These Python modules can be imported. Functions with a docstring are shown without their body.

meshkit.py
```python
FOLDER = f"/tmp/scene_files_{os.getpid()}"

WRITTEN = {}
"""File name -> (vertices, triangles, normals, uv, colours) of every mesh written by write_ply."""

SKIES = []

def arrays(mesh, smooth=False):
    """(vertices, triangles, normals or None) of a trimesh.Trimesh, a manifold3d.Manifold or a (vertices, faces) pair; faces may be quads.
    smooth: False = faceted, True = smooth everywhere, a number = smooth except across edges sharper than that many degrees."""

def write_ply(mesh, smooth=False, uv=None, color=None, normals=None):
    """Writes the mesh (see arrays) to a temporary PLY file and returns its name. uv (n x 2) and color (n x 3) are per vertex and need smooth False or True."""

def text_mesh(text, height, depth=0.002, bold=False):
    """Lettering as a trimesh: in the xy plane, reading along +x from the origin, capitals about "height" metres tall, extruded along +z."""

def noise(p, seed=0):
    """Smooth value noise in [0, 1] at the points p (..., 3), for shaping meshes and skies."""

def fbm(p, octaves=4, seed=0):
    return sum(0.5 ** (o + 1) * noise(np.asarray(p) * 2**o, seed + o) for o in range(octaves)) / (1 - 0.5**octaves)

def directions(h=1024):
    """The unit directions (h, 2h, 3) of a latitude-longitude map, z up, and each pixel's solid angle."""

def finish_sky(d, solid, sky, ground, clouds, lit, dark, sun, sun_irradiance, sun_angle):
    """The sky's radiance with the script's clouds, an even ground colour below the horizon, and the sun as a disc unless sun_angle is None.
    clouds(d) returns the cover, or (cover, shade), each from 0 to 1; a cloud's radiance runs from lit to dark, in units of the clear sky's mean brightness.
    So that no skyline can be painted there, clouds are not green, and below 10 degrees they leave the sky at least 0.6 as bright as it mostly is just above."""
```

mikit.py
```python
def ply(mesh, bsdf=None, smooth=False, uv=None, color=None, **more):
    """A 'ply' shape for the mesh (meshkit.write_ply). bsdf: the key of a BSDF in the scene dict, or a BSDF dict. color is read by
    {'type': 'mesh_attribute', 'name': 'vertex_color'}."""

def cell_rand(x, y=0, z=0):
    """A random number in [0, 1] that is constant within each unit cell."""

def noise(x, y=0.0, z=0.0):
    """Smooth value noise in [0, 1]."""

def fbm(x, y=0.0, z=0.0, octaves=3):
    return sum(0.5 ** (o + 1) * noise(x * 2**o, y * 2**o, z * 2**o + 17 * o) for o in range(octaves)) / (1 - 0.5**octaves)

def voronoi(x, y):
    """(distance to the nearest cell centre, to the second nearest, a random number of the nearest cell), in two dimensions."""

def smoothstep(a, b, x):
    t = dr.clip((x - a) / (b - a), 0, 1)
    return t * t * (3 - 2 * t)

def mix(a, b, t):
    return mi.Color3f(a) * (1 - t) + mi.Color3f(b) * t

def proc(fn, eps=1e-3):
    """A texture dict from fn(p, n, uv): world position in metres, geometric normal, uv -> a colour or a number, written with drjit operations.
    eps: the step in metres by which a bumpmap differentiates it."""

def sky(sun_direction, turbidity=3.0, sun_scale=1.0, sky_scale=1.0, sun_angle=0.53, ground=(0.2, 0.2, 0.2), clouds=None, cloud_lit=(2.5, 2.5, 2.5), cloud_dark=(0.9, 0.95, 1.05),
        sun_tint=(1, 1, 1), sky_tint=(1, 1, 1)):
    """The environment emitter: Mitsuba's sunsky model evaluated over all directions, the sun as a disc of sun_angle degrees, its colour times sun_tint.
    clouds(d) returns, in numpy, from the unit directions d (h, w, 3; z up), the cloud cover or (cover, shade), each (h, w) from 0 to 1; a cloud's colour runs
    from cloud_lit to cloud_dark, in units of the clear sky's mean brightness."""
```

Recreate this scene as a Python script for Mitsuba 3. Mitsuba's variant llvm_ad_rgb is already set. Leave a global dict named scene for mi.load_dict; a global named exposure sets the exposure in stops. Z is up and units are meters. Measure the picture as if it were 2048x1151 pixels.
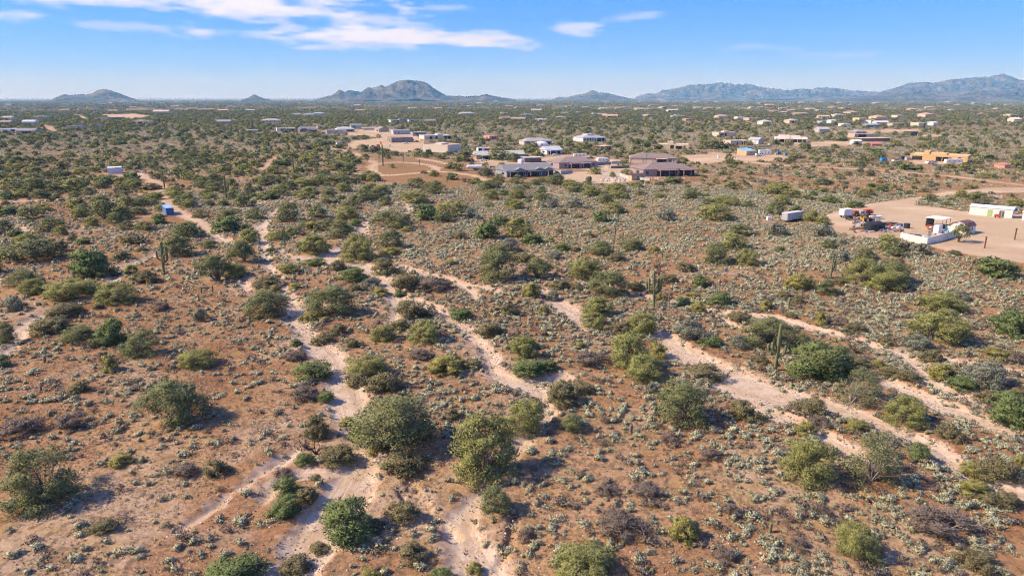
import math, random
import numpy as np, trimesh
import drjit as dr
import mitsuba as mi
import mikit, meshkit
from mikit import proc, noise, fbm, smoothstep, mix

# ------------------------------------------------------------------ camera, sky, exposure
T = mi.ScalarTransform4f
CAM_H, FOC, CX, CY, HOR = 40.0, 1384.0, 1024.0, 575.5, 196.3      # metres; pixels of the 2048-wide photograph
PITCH = math.atan((CY - HOR) / FOC)
cP, sP = math.cos(PITCH), math.sin(PITCH)
scene, labels = {}, {}
scene['camera'] = {'type': 'perspective', 'fov': math.degrees(2 * math.atan(1024 / FOC)), 'fov_axis': 'x',
                   'near_clip': 0.5, 'far_clip': 150000.0,
                   'to_world': T().look_at(origin=[0, 0, CAM_H], target=[0, cP, CAM_H - sP], up=[0, 0, 1]),
                   'medium': {'type': 'ref', 'id': 'haze_air'}}
exposure = 2.2
SUN = (-0.80, -0.10, 0.68)


def cloud_cover(d):
    az = np.degrees(np.arctan2(d[..., 0], d[..., 1]))
    el = np.degrees(np.arcsin(np.clip(d[..., 2], -1, 1)))
    # thin stretched cirrus everywhere above the haze, with the banks the photograph shows
    q = np.stack([d[..., 0] / (d[..., 2] + .12), d[..., 1] / (d[..., 2] + .12), d[..., 2] * 0], -1)
    wisp = meshkit.fbm(np.stack([q[..., 0] * .55 + 3, q[..., 1] * 1.3 + 7, q[..., 2]], -1), 5, 3)
    cover = np.clip((wisp - .46) * 2.0, 0, .62) * np.clip((el - 8.5) / 5, 0, 1)
    wx = meshkit.fbm(np.stack([az * .16, el * .5, az * 0], -1), 5, 21) - .5
    wy = meshkit.fbm(np.stack([az * .13 + 40, el * .4, az * 0], -1), 4, 33) - .5
    fine = meshkit.fbm(np.stack([az * .35 + el * .25, el * 1.9, az * 0 + 4], -1), 5, 8)
    thread = meshkit.fbm(np.stack([az * .8 + el * .9, el * 6.5, az * 0 + 9], -1), 4, 14)
    for a0, e0, wa, we, tilt, k in BANKS:
        x = (az - a0 + wx * 4.5) / wa
        y = (el - e0 - tilt * (az - a0) + wy * 1.4) / we
        g = 1 - np.sqrt(x * x + y * y)
        cover = np.maximum(cover, k * np.clip(g * 1.35 + (fine - .47) * 2.1 + (thread - .5) * 1.2, 0, 1) ** 1.1)
    cover = np.maximum(cover, .46 * np.exp(-np.clip(el, 0, 90) / 2.3) * (.85 + .3 * fine))          # the bright veil low over the whole horizon
    shade = np.clip(meshkit.fbm(np.stack([az * .2, el * .9, az * 0], -1), 4, 5) * 1.3 - .35, 0, 1) * .45
    return np.clip(cover, 0, .97), shade


#          azimuth elev  half-width, half-height, tilt, density
BANKS = [(-22.5, 6.9, 13.0, 1.35, -.012, .90), (-17.5, 6.0, 9.0, .85, -.03, .75), (-28.0, 6.3, 5.0, .7, .0, .7), (-35.0, 7.3, 4.0, .8, .02, .75), (-36.5, 4.9, 4.5, .55, 0, .6), (-28.0, 4.7, 5.0, .4, 0, .35),
         (-9.0, 4.35, 11.0, .85, .012, .86), (-18.5, 4.55, 6.5, .45, .02, .75), (-1.0, 4.9, 3.0, .4, -.07, .5), (-11.0, 5.35, 8.0, .6, -.03, .5),
         (5.8, 5.4, 2.6, .62, -.08, .6), (8.5, 6.1, 2.6, .4, .02, .35), (-5.0, 6.7, 2.0, .35, .1, .35),
         (19.5, 3.3, 4.0, .26, .03, .25), (24.5, 2.7, 4.5, .30, -.02, .28), (36.5, 7.2, 3.0, .5, .02, .3),
         (-60.0, 9.0, 16, 2.0, 0, .8), (58.0, 12.0, 18, 2.2, .02, .7), (120.0, 14.0, 22, 3.0, 0, .6), (-130.0, 12.0, 20, 2.5, 0, .6)]
scene['sky'] = mikit.sky(SUN, turbidity=3.0, ground=(.28, .2, .13), clouds=cloud_cover, cloud_lit=(3.0, 2.9, 2.85), cloud_dark=(2.1, 2.2, 2.35), sky_scale=1.14, sun_scale=1.15, sky_tint=(.12, .455, 1.34), sun_tint=(1.0, .98, .955))

# ------------------------------------------------------------------ helpers
rng = np.random.default_rng(7)


def ray(px, py):
    u, v = px - CX, CY - py
    return np.array([u, FOC * cP + v * sP, v * cP - FOC * sP])


def flat(px, py):
    d = ray(px, py)
    t = CAM_H / -d[2]
    return d[0] * t, d[1] * t


def matte(name, rgb, rough=None):
    scene[name] = {'type': 'twosided', 'bsdf': {'type': 'diffuse', 'reflectance': {'type': 'rgb', 'value': list(rgb)} if not callable(rgb) else proc(rgb)}}


matte('bark', (.19, .16, .125))
scene['paint'] = {'type': 'twosided', 'bsdf': {'type': 'principled', 'base_color': {'type': 'mesh_attribute', 'name': 'vertex_color'}, 'roughness': .65, 'specular': .3}}
scene['gloss'] = {'type': 'twosided', 'bsdf': {'type': 'principled', 'base_color': {'type': 'mesh_attribute', 'name': 'vertex_color'}, 'roughness': .3, 'specular': .5}}


class MB:
    """Collects coloured pieces; build() makes them one mesh of the scene."""

    def __init__(self):
        self.v, self.f, self.c, self.n = [], [], [], 0

    def add(self, v, f, c):
        v = np.asarray(v, float)
        f = np.asarray(f, int)
        if f.shape[1] == 4:
            f = np.vstack([f[:, :3], f[:, [0, 2, 3]]])
        self.v.append(v); self.f.append(f + self.n); self.n += len(v)
        c = np.asarray(c, float)
        self.c.append(np.tile(c, (len(v), 1)) if c.ndim == 1 else c)
        return self

    def tm(self, m, c):
        return self.add(m.vertices, m.faces, c)

    def box(self, x0, x1, y0, y1, z0, z1, c):
        p = np.array([[x, y, z] for z in (z0, z1) for x, y in ((x0, y0), (x1, y0), (x1, y1), (x0, y1))], float)
        q = [[0, 3, 2, 1], [4, 5, 6, 7], [0, 1, 5, 4], [1, 2, 6, 5], [2, 3, 7, 6], [3, 0, 4, 7]]
        return self.add(p, q, c)

    def prism(self, poly, y0, y1, c):
        """Outline in x, z swept from y0 to y1."""
        n = len(poly)
        p = np.array([[x, y, z] for y in (y0, y1) for x, z in poly], float)
        f = [[i, (i + 1) % n, n + (i + 1) % n] for i in range(n)] + [[i, n + (i + 1) % n, n + i] for i in range(n)]
        f += [[0, i + 1, i] for i in range(1, n - 1)] + [[n, n + i, n + i + 1] for i in range(1, n - 1)]
        return self.add(p, f, c)

    def prism_y(self, poly, x0, x1, c):
        """Outline in y, z swept from x0 to x1."""
        m = MB().prism(poly, 0, 1, c)
        v = m.v[0]
        return self.add(np.stack([x0 + (x1 - x0) * v[:, 1], v[:, 0], v[:, 2]], 1), m.f[0][:, ::-1], c)

    def tube(self, pts, rad, c, sides=6):
        v, f = tube(pts, rad, sides)
        return self.add(v, f, c)

    def arrays(self):
        return np.vstack(self.v), np.vstack(self.f), np.vstack(self.c)

    def build(self, key, mat='paint', M=None, uv=None):
        v, f, c = self.arrays()
        if M is not None:
            v = v @ M[:3, :3].T + M[:3, 3]
        scene[key] = mikit.ply((v, f), mat, color=c)
        return key


def tube(points, radii, sides=6, cap=True):
    p = np.asarray(points, float)
    t = np.gradient(p, axis=0)
    t /= np.linalg.norm(t, axis=1, keepdims=True) + 1e-12
    ref = np.array([1.0, 0, 0]) if abs(t[:, 0]).mean() < .8 else np.array([0, 1.0, 0])
    a = np.cross(t, ref); a /= np.linalg.norm(a, axis=1, keepdims=True) + 1e-12
    b = np.cross(t, a)
    g = np.arange(sides) * 2 * np.pi / sides
    v = p[:, None] + np.broadcast_to(radii, (len(p),))[:, None, None] * (np.cos(g)[None, :, None] * a[:, None] + np.sin(g)[None, :, None] * b[:, None])
    f = []
    for i in range(len(p) - 1):
        for j in range(sides):
            k = (j + 1) % sides
            f += [[i * sides + j, i * sides + k, (i + 1) * sides + k], [i * sides + j, (i + 1) * sides + k, (i + 1) * sides + j]]
    v = v.reshape(-1, 3)
    if cap:
        e = (len(p) - 1) * sides
        v = np.vstack([v, p[-1:], p[:1]])
        f += [[e + j, e + (j + 1) % sides, len(v) - 2] for j in range(sides)] + [[(j + 1) % sides, j, len(v) - 1] for j in range(sides)]
    return v, np.array(f)


def place(x, y, z, rot=0, sx=1, sy=None, sz=None):
    sy = sx if sy is None else sy
    sz = sx if sz is None else sz
    c, s = math.cos(rot), math.sin(rot)
    return np.array([[c * sx, -s * sy, 0, x], [s * sx, c * sy, 0, y], [0, 0, sz, z], [0, 0, 0, 1.0]])


count = {}


def numbered(name):
    n = count.get(name, 0)
    count[name] = n + 1
    return name if n == 0 else f'{name}_{n:03d}'


def tag(key, label, cat=None, group=None, kind=None):
    d = {'label': label}
    if cat: d['category'] = cat
    if group: d['group'] = group
    if kind: d['kind'] = kind
    labels[key] = d
    return key


# ------------------------------------------------------------------ washes, roads and lots: real strips on the desert floor
def strip(txt, wide=1.0):
    """'px,py,half-width in metres' triples along a centre line -> points on the ground."""
    out = []
    for t in txt.split():
        a = [float(q) for q in t.split(',')]
        x, y = flat(a[0], a[1])
        out.append((x, y, a[2] * wide))
    return np.array(out)


WASHES = [strip(s, 1.0 if s.startswith(('560,1175', '727,452,1.8', '802,596')) else .86) for s in (
    # the wide sandy wash at the lower edge, winding up the picture
    '560,1175,2.6 600,1110,2.4 640,1055,2.5 675,1010,2.7 705,960,2.6 728,915,2.2 722,870,1.9 700,830,2.6 690,790,2.7 684,755,2.4 664,722,2.4 640,695,2.5 610,668,2.0 592,640,2.3 596,612,2.0 578,590,1.0 560,570,.9 550,548,.9 537,530,.9 532,505,1.1 526,478,1.6 522,452,2.2 535,436,1.2 552,420,1.0',
    '590,900,.7 555,925,1.3 520,945,1.0 470,975,.5 420,1010,.35 360,1050,.5', '720,930,1.0 650,945,1.1 600,945,1.4 555,960,1.1 530,990,.8',
    '590,608,1.5 612,612,2.2 640,606,1.2',
    # the middle wash
    '727,452,1.8 722,470,1.8 700,488,1.6 668,500,2.2 650,518,3.4 690,524,4.0 735,535,2.2 752,551,2.2 772,567,2.4 788,578,2.5 797,592,2.3 802,606,2.2 795,622,1.6 790,640,1.2',
    '802,596,1.4 826,594,1.6 852,609,1.9 878,627,2.0 898,634,1.7 917,649,1.6 938,666,1.5 959,687,1.4 980,712,1.2 985,735,1.4 1005,755,2.2 1040,768,2.6 1075,780,2.0 1088,800,1.5 1092,825,1.6 1072,850,1.3 1040,885,1.1 1000,930,1.0 965,975,1.0 935,1010,1.6 922,1050,2.0 940,1095,2.2 965,1130,2.2 1000,1180,2.6',
    '1040,768,2.0 1090,757,2.2 1130,750,1.6', '735,530,1.0 802,534,1.3 852,547,1.5 891,554,1.5 922,564,1.6 943,582,1.6 955,600,1.4', '620,515,2.2 575,513,1.2 562,500,1.0',
    '727,452,1.5 735,438,1.3 752,424,1.1 790,408,1.8 808,402,2.0 818,420,1.4 806,430,1.0', '922,564,1.0 960,574,1.2 1000,590,.9',
    # the broad wash across the right half
    '1080,578,1.2 1096,592,2.2 1120,608,3.2 1146,624,3.2 1160,640,2.4 1168,655,1.8 1200,660,1.0', '1290,640,1.4 1318,655,1.9 1335,675,2.3 1360,698,3.4 1400,720,4.0 1450,750,5.0 1500,775,5.2 1560,790,4.8 1620,805,3.6 1690,818,2.6 1750,838,2.2 1800,862,2.2 1850,885,2.2 1900,925,2.2 1950,952,2.0 2000,970,1.8 2070,990,1.8',
    '1500,800,2.4 1560,830,2.0 1620,850,1.6 1660,880,2.0 1700,900,1.4 1760,930,1.0', '1246,575,1.4 1281,586,1.6 1320,596,1.4 1345,600,1.2 1390,610,.9 1425,618,1.6 1455,622,1.9 1500,628,1.9 1554,637,1.8 1585,647,1.9 1624,655,1.8 1666,665,1.9 1697,673,1.8 1728,683,1.9 1755,693,1.8 1781,699,1.8 1807,712,1.9 1830,728,2.1 1858,750,2.1 1872,768,2.0 1911,785,2.0 1960,803,1.9 2020,818,1.6 2080,830,1.6',
    '1443,627,1.2 1462,645,1.2 1490,655,.8', '1807,700,1.3 1845,706,1.5 1880,711,1.4 1911,722,1.3 1950,727,1.3 1995,735,1.5 2060,752,1.6', '1740,750,1.5 1768,758,2.3 1800,775,2.4 1850,795,2.3 1900,812,2.2 1950,832,2.2 2000,850,2.0 2080,872,2.0',
    '1120,555,.9 1180,562,1.0 1246,575,1.2',
    # the washes at the left edge
    '330,496,.9 300,510,1.2 284,518,1.6 250,533,1.2 232,545,1.4 221,565,1.3 200,585,1.4 175,597,1.6 120,618,1.0 60,638,1.8 35,655,2.4 28,680,1.6 10,705,1.2 -30,730,1.2',
    '-20,450,1.4 29,440,1.6 50,425,1.0', '57,463,1.6 40,452,1.0', '427,465,1.0 448,476,1.4 475,490,1.0', '500,421,1.4 520,405,1.0 545,395,.8', '492,577,1.0 485,560,1.0 470,545,.7',
)]
ROADS = [strip(s) for s in (
    '240,351,1.6 274,347,2.4 292,356,2.4 317,368,2.3 328,379,2.2 328,392,2.2 336,404,2.2 352,420,2.0 365,430,1.9 401,445,1.8 427,466,1.6 440,480,1.1', '137,354,1.8 190,352,1.8 246,350,1.8', '277,388,1.2 305,384,1.4 326,380,1.5',
    '-40,407,1.5 0,405,1.6 55,402,1.6 112,400,1.3 130,396,1.0', '110,262,2.2 96,254,2.2 80,247,2.0', '178,241,3.0 165,234,3.0 150,229,3.0 90,227,4.0 40,226,5.0',
    '640,294,1.6 690,301,1.9 716,309,1.9 740,318,1.6 752,328,1.6', '744,333,2.2 748,345,2.4 756,351,2.6 790,350,2.4 838,346,2.2 868,342,2.2 874,336,2.0 858,330,1.8 830,326,1.8 800,324,1.8 775,325,1.8 752,328,2.2 744,333,2.2',
    '868,342,1.6 905,345,1.6 945,350,1.6 976,362,1.4 1000,372,1.2', '560,330,1.5 540,332,1.3 525,338,1.2 545,320,1.2 556,314,1.2', '838,317,1.6 870,322,1.6 905,330,1.4',
    '1095,385,1.3 1115,390,1.3 1135,393,1.2', '1395,325,2.0 1470,322,3.2 1560,330,3.0 1660,335,2.5 1760,340,1.8 1900,352,1.5 2060,372,1.4', '1820,270,5.0 1900,272,5.0 1960,276,4.0')]


def poly(txt):
    return np.array([flat(*[float(q) for q in t.split(',')]) for t in txt.split()])


LOTS = [poly(s) for s in (
    # the bare yard on the right, with an island of scrub left out
    '1650,428 1687,416 1741,407 1821,396 1888,385 1982,376 2080,374 2080,384 1970,386 1900,390 1862,394 1836,402 1830,410 1870,414 1925,422 1950,424 2080,430 2080,530 1955,512 1896,502 1858,492 1800,481 1767,478 1714,475 1666,463 1655,446',
    '1105,349 1150,344 1205,341 1260,338 1262,346 1255,352 1262,362 1215,366 1150,364 1110,357', '1035,328 1060,314 1110,312 1160,309 1200,316 1262,322 1262,338 1190,341 1130,336 1090,330', '940,310 1010,320 1046,328 1090,334 1060,338 1000,333 950,324',
    '1368,311 1420,308 1432,320 1420,328 1385,327', '700,283 770,275 840,280 850,296 835,305 790,303 752,299 700,296', '640,262 760,258 830,268 838,278 775,276 700,270', '1420,304 1470,308 1560,310 1580,316 1560,322 1460,324 1400,322', '1820,318 1935,320 1925,328 1830,328', '200,229 270,228 310,234 230,240', '1580,286 1700,282 1790,280 1700,290 1600,294', '1660,263 1830,258 1840,262 1700,268')]
BARE = [poly('700,300 760,310 880,318 980,340 960,352 930,372 900,378 830,372 760,360 720,340'), poly('1820,500 1960,462 2080,458 2080,550 1960,516')]
GULLIES = [strip(s) for s in ('820,960,.5 830,985,.5 850,1005,.6 858,1020,.6 885,1040,.7 905,1058,.6', '800,970,.3 815,995,.4 850,1008,.4', '1030,1020,.25 1025,1055,.3 1012,1090,.4 1000,1115,.4', '1700,985,.2 1735,998,.25 1752,1008,.2', '1890,1100,.3 1930,1130,.4 1975,1145,.5')]


def seg_sd(P, lines):
    """Signed distance of the points P to the nearest strip (negative inside) and the offset across it."""
    best, lat = np.full(len(P), 1e3), np.zeros(len(P))
    for L in lines:
        lo, hi = L[:, :2].min(0) - 12, L[:, :2].max(0) + 12
        m = np.nonzero(((P > lo) & (P < hi)).all(1))[0]
        if not len(m): continue
        q = P[m]
        for a, b in zip(L[:-1], L[1:]):
            d = b[:2] - a[:2]
            t = np.clip(((q - a[:2]) @ d) / (d @ d + 1e-9), 0, 1)
            e = q - (a[:2] + t[:, None] * d)
            s = np.hypot(e[:, 0], e[:, 1]) - (a[2] + t * (b[2] - a[2]))
            k = s < best[m]
            best[m[k]] = s[k]
            lat[m[k]] = ((e[:, 0] * d[1] - e[:, 1] * d[0]) / (np.linalg.norm(d) + 1e-9))[k]
    return best, lat


def poly_sd(P, polys):
    best = np.full(len(P), 1e3)
    for L in polys:
        lo, hi = L.min(0) - 15, L.max(0) + 15
        m = np.nonzero(((P > lo) & (P < hi)).all(1))[0]
        if not len(m): continue
        q, ins, ds = P[m], np.zeros(len(m), bool), np.full(len(m), 1e3)
        for a, b in zip(L, np.roll(L, -1, 0)):
            d = b - a
            t = np.clip(((q - a) @ d) / (d @ d + 1e-9), 0, 1)
            e = q - (a + t[:, None] * d)
            ds = np.minimum(ds, np.hypot(e[:, 0], e[:, 1]))
            c = (a[1] > q[:, 1]) != (b[1] > q[:, 1])
            with np.errstate(all='ignore'):
                ins ^= c & (q[:, 0] < (b[0] - a[0]) * (q[:, 1] - a[1]) / (b[1] - a[1]) + a[0])
        best[m] = np.minimum(best[m], np.where(ins, -ds, ds))
    return best


def n2(P, s, seed=0, o=3):
    return meshkit.fbm(np.column_stack([P / s, np.zeros(len(P))]), o, seed)


def fields(P):
    """(wash, across, road, lot) signed distances with ragged edges."""
    P = np.asarray(P, float)
    rag = (n2(P, 3.0, 5) - .5) * 1.5 + (n2(P, .9, 6, 2) - .5) * .6
    w, lat = seg_sd(P, WASHES)
    r, lr = seg_sd(P, ROADS)
    l = poly_sd(P, LOTS)
    return w + rag, lat, r + rag * .5, l + rag * .9, lr


def relief(P, w):
    P = np.asarray(P, float)
    d = np.hypot(P[:, 0], P[:, 1])
    fade = np.clip((420 - d) / 200, 0, 1)
    z = ((n2(P, 28, 1) - .5) * 1.3 + (n2(P, 6, 2) - .5) * .30) * fade
    z += (n2(P, 1.3, 3, 2) - .5) * .14 * np.clip((150 - d) / 60, 0, 1) * np.clip(w + .6, 0, 1)
    s = np.clip((.7 - w) / 1.8, 0, 1)
    z -= .55 * s * s * (3 - 2 * s) * fade
    g, _ = seg_sd(P, GULLIES)
    z -= .5 * np.clip((.35 + (n2(P, .8, 9) - .5) * .5 - g) / .45, 0, 1)
    return z


def ground_many(P):
    P = np.asarray(P, float).reshape(-1, 2)
    return relief(P, seg_sd(P, WASHES)[0] + (n2(P, 3.0, 5) - .5) * 1.5 + (n2(P, .9, 6, 2) - .5) * .6)


def ground_z(x, y):
    return float(ground_many([[x, y]])[0])


def at_many(px, py):
    """The points of the ground that are seen at pixels of the photograph."""
    px, py = np.asarray(px, float), np.asarray(py, float)
    u, v = px - CX, CY - py
    d = np.stack([u, FOC * cP + v * sP, v * cP - FOC * sP], -1)
    z = np.zeros(len(px))
    for _ in range(4):
        xy = d[:, :2] * ((CAM_H - z) / -d[:, 2])[:, None]
        z = ground_many(xy)
    return np.column_stack([xy, z])


def at(px, py):
    return at_many([px], [py])[0]


ang = np.concatenate([np.radians(np.linspace(-180, -46, 20, endpoint=False)), np.linspace(math.radians(-46), math.radians(46), 370), np.radians(np.linspace(46, 180, 21)[1:-1])])
rad = np.concatenate([[2, 12, 22, 32, 40], 44 * 1.0042 ** np.arange(650), 44 * 1.0042 ** 650 * 1.045 ** np.arange(1, 103)])
NA, NR = len(ang), len(rad)
A, R = np.meshgrid(ang, rad)
P = np.stack([R.ravel() * np.sin(A.ravel()), R.ravel() * np.cos(A.ravel())], 1)
fw, flat_, fr, fl, flr = fields(P)
zz = relief(P, fw)
V = np.column_stack([P, zz])
i, j = np.meshgrid(np.arange(NR - 1), np.arange(NA), indexing='ij')
j2 = (j + 1) % NA
a_, b_, c_, d_ = i * NA + j, i * NA + j2, (i + 1) * NA + j2, (i + 1) * NA + j
F = np.stack([np.stack([a_, b_, c_], -1), np.stack([a_, c_, d_], -1)], 2).reshape(-1, 3)
V = np.vstack([V, [[0, 0, 0.0]]])
hub = np.array([[len(V) - 1, (j + 1) % NA, j] for j in range(NA)])
bare = poly_sd(P, BARE)
cls = np.zeros(len(P), int)
cls[fl < 0] = 3
cls[fr < 0] = 2
cls[fw < 0] = 1
cls[bare < 0] = np.where(cls[bare < 0] == 0, 0, cls[bare < 0])
fc = np.append(cls, 0)[F].max(1)                 # a triangle that touches the sand is sand, its edge blends
near_sd = np.minimum(np.minimum(fw, fr), fl)


def sub(faces, uv):
    used, inv = np.unique(faces, return_inverse=True)
    return (V[used], inv.reshape(-1, 3)), uv[used]


uv_g = np.append(np.column_stack([np.clip(near_sd, -5, 5), np.clip(bare, -6, 6)]), [[5, 6.0]], 0)
uv_w = np.append(np.column_stack([np.clip(fw, -5, 5), flat_]), [[0, 0]], 0)
uv_r = np.append(np.column_stack([np.clip(np.minimum(fr, fl), -5, 5), flr]), [[0, 0]], 0)


def soil_colour(p, uv_y):
    a = fbm(p.x * .045, p.y * .045, 3, octaves=3)
    b = fbm(p.x * .32, p.y * .32, 7, octaves=3)
    c = fbm(p.x * 1.7, p.y * 1.7, 11, octaves=2)
    g = noise(p.x * 7.0, p.y * 7.0, 2)
    col = mix((.325, .172, .092), (.395, .235, .140), smoothstep(.35, .68, a * .55 + b * .45))
    col = mix(col, (.485, .36, .265), smoothstep(.50, .70, fbm(p.x * .11 + 9, p.y * .11, 5, octaves=3)) * .5)      # pale washed soil
    col = mix(col, (.37, .23, .105), smoothstep(.5, .75, fbm(p.x * .5 + 3, p.y * .5 + 8, 1, octaves=2)) * .6)       # dry annual grass
    col = mix(col, (.26, .115, .055), smoothstep(.54, .74, fbm(p.x * .075 + 30, p.y * .075, 8, octaves=3)) * .55)    # rusty patches
    col = mix(col, (.16, .105, .068), smoothstep(.52, .74, c) * .6)                                                 # litter
    col = mix(col, (.30, .165, .085), smoothstep(1.0, -1.5, uv_y) * .8)
    h = noise(p.x * 3.1 + 5, p.y * 3.1, 6)
    return col * mi.Color3f(.88, .965, .955) * (.68 + .32 * g + .32 * h)


def soil(p, n, uv):
    col = soil_colour(p, uv.y)
    sand = mix((.48, .37, .27), (.41, .295, .195), fbm(p.x * .5, p.y * .5, 4, octaves=2))
    col = mix(col, sand, smoothstep(.9, -.2, uv.x + (fbm(p.x * 1.2, p.y * 1.2, 9, octaves=2) - .5) * 2.2) * .8)
    far = smoothstep(240, 760, p.y)                                    # scrub too small to build covers the far plain
    col = mix(col, mix((.265, .228, .155), (.180, .170, .112), fbm(p.x * .006, p.y * .003, 1, octaves=3)), far * .75)
    return mix(col, (.105, .112, .070), smoothstep(2500, 6500, p.y) * .8)


def wash_sand(p, n, uv):
    b = fbm(p.x * .25, p.y * .25, 7, octaves=3)
    st = fbm(uv.y * 2.6, p.y * .12, 3, octaves=3)
    g = noise(p.x * 9.0, p.y * 9.0, 2)
    col = mix((.475, .39, .30), (.545, .455, .36), b)
    col = mix(col, (.37, .275, .19), smoothstep(.50, .70, st) * .6)
    col = mix(col, (.40, .29, .17), smoothstep(.54, .70, fbm(p.x * .7, p.y * .7, 2, octaves=3)) * .42)
    col = mix(col, (.33, .235, .15), smoothstep(.62, .74, fbm(p.x * 2.2, p.y * 2.2, 6, octaves=2)) * .4)
    edge = smoothstep(-.45, .2, uv.x + (fbm(p.x * 1.2, p.y * 1.2, 9, octaves=2) - .5) * .9)
    col = mix(col, (.44, .29, .195), edge * .75)
    return col * (.90 + .20 * g)


def dirt(p, n, uv):
    b = fbm(p.x * .12, p.y * .12, 7, octaves=3)
    st = fbm(uv.y * 1.5, p.x * .05 + p.y * .05, 3, octaves=2)
    g = noise(p.x * 5.0, p.y * 5.0, 2)
    col = mix((.41, .32, .21), (.50, .40, .275), b)
    col = mix(col, (.57, .46, .335), smoothstep(.5, .7, fbm(p.x * .03 + 5, p.y * .09, 6, octaves=3)) * .6)
    col = mix(col, (.40, .26, .16), smoothstep(.5, .7, st) * .4)
    edge = smoothstep(-1.2, .3, uv.x + (fbm(p.x * .9, p.y * .9, 9, octaves=2) - .5) * 2)
    col = mix(col, (.42, .27, .17), edge * .7)
    return col * (.93 + .14 * g)


def soil_bump(p, n, uv):
    return fbm(p.x * 2.2, p.y * 2.2, 1, octaves=3) * .10


for name, fn in (('soil', soil), ('wash_sand', wash_sand), ('dirt', dirt)):
    scene[name] = {'type': 'diffuse', 'reflectance': proc(fn)}
for key, k, uvs, mat, lab in (('ground', 0, uv_g, 'soil', 'orange brown desert soil with dry grass patches under the scrub'), ('dry_wash', 1, uv_w, 'wash_sand', 'pale pinkish sand of the dry washes winding through the scrub'),
                              ('dirt_road', 2, uv_r, 'dirt', 'narrow pale dirt roads crossing the desert'), ('dirt_lot', 3, uv_r, 'dirt', 'bare graded dirt yards around the buildings')):
    f = F[fc == k]
    if k == 0: f = np.vstack([f, hub])
    m, u = sub(f, uvs)
    scene[key] = mikit.ply(m, mat, smooth=True, uv=u)
    tag(key, lab, kind='structure')

# ------------------------------------------------------------------ mountains
def rock(p, n, uv):
    a = fbm(p.x * .004, p.y * .004, p.z * .01, octaves=4)
    b = fbm(p.x * .03, p.y * .03, p.z * .03, octaves=3)
    col = mix((.050, .054, .044), (.190, .172, .135), smoothstep(.38, .64, a * .6 + b * .4))
    return mix(col, (.055, .06, .042), smoothstep(.45, .62, b) * .75)


scene['rock'] = {'type': 'diffuse', 'reflectance': proc(rock)}


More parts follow.
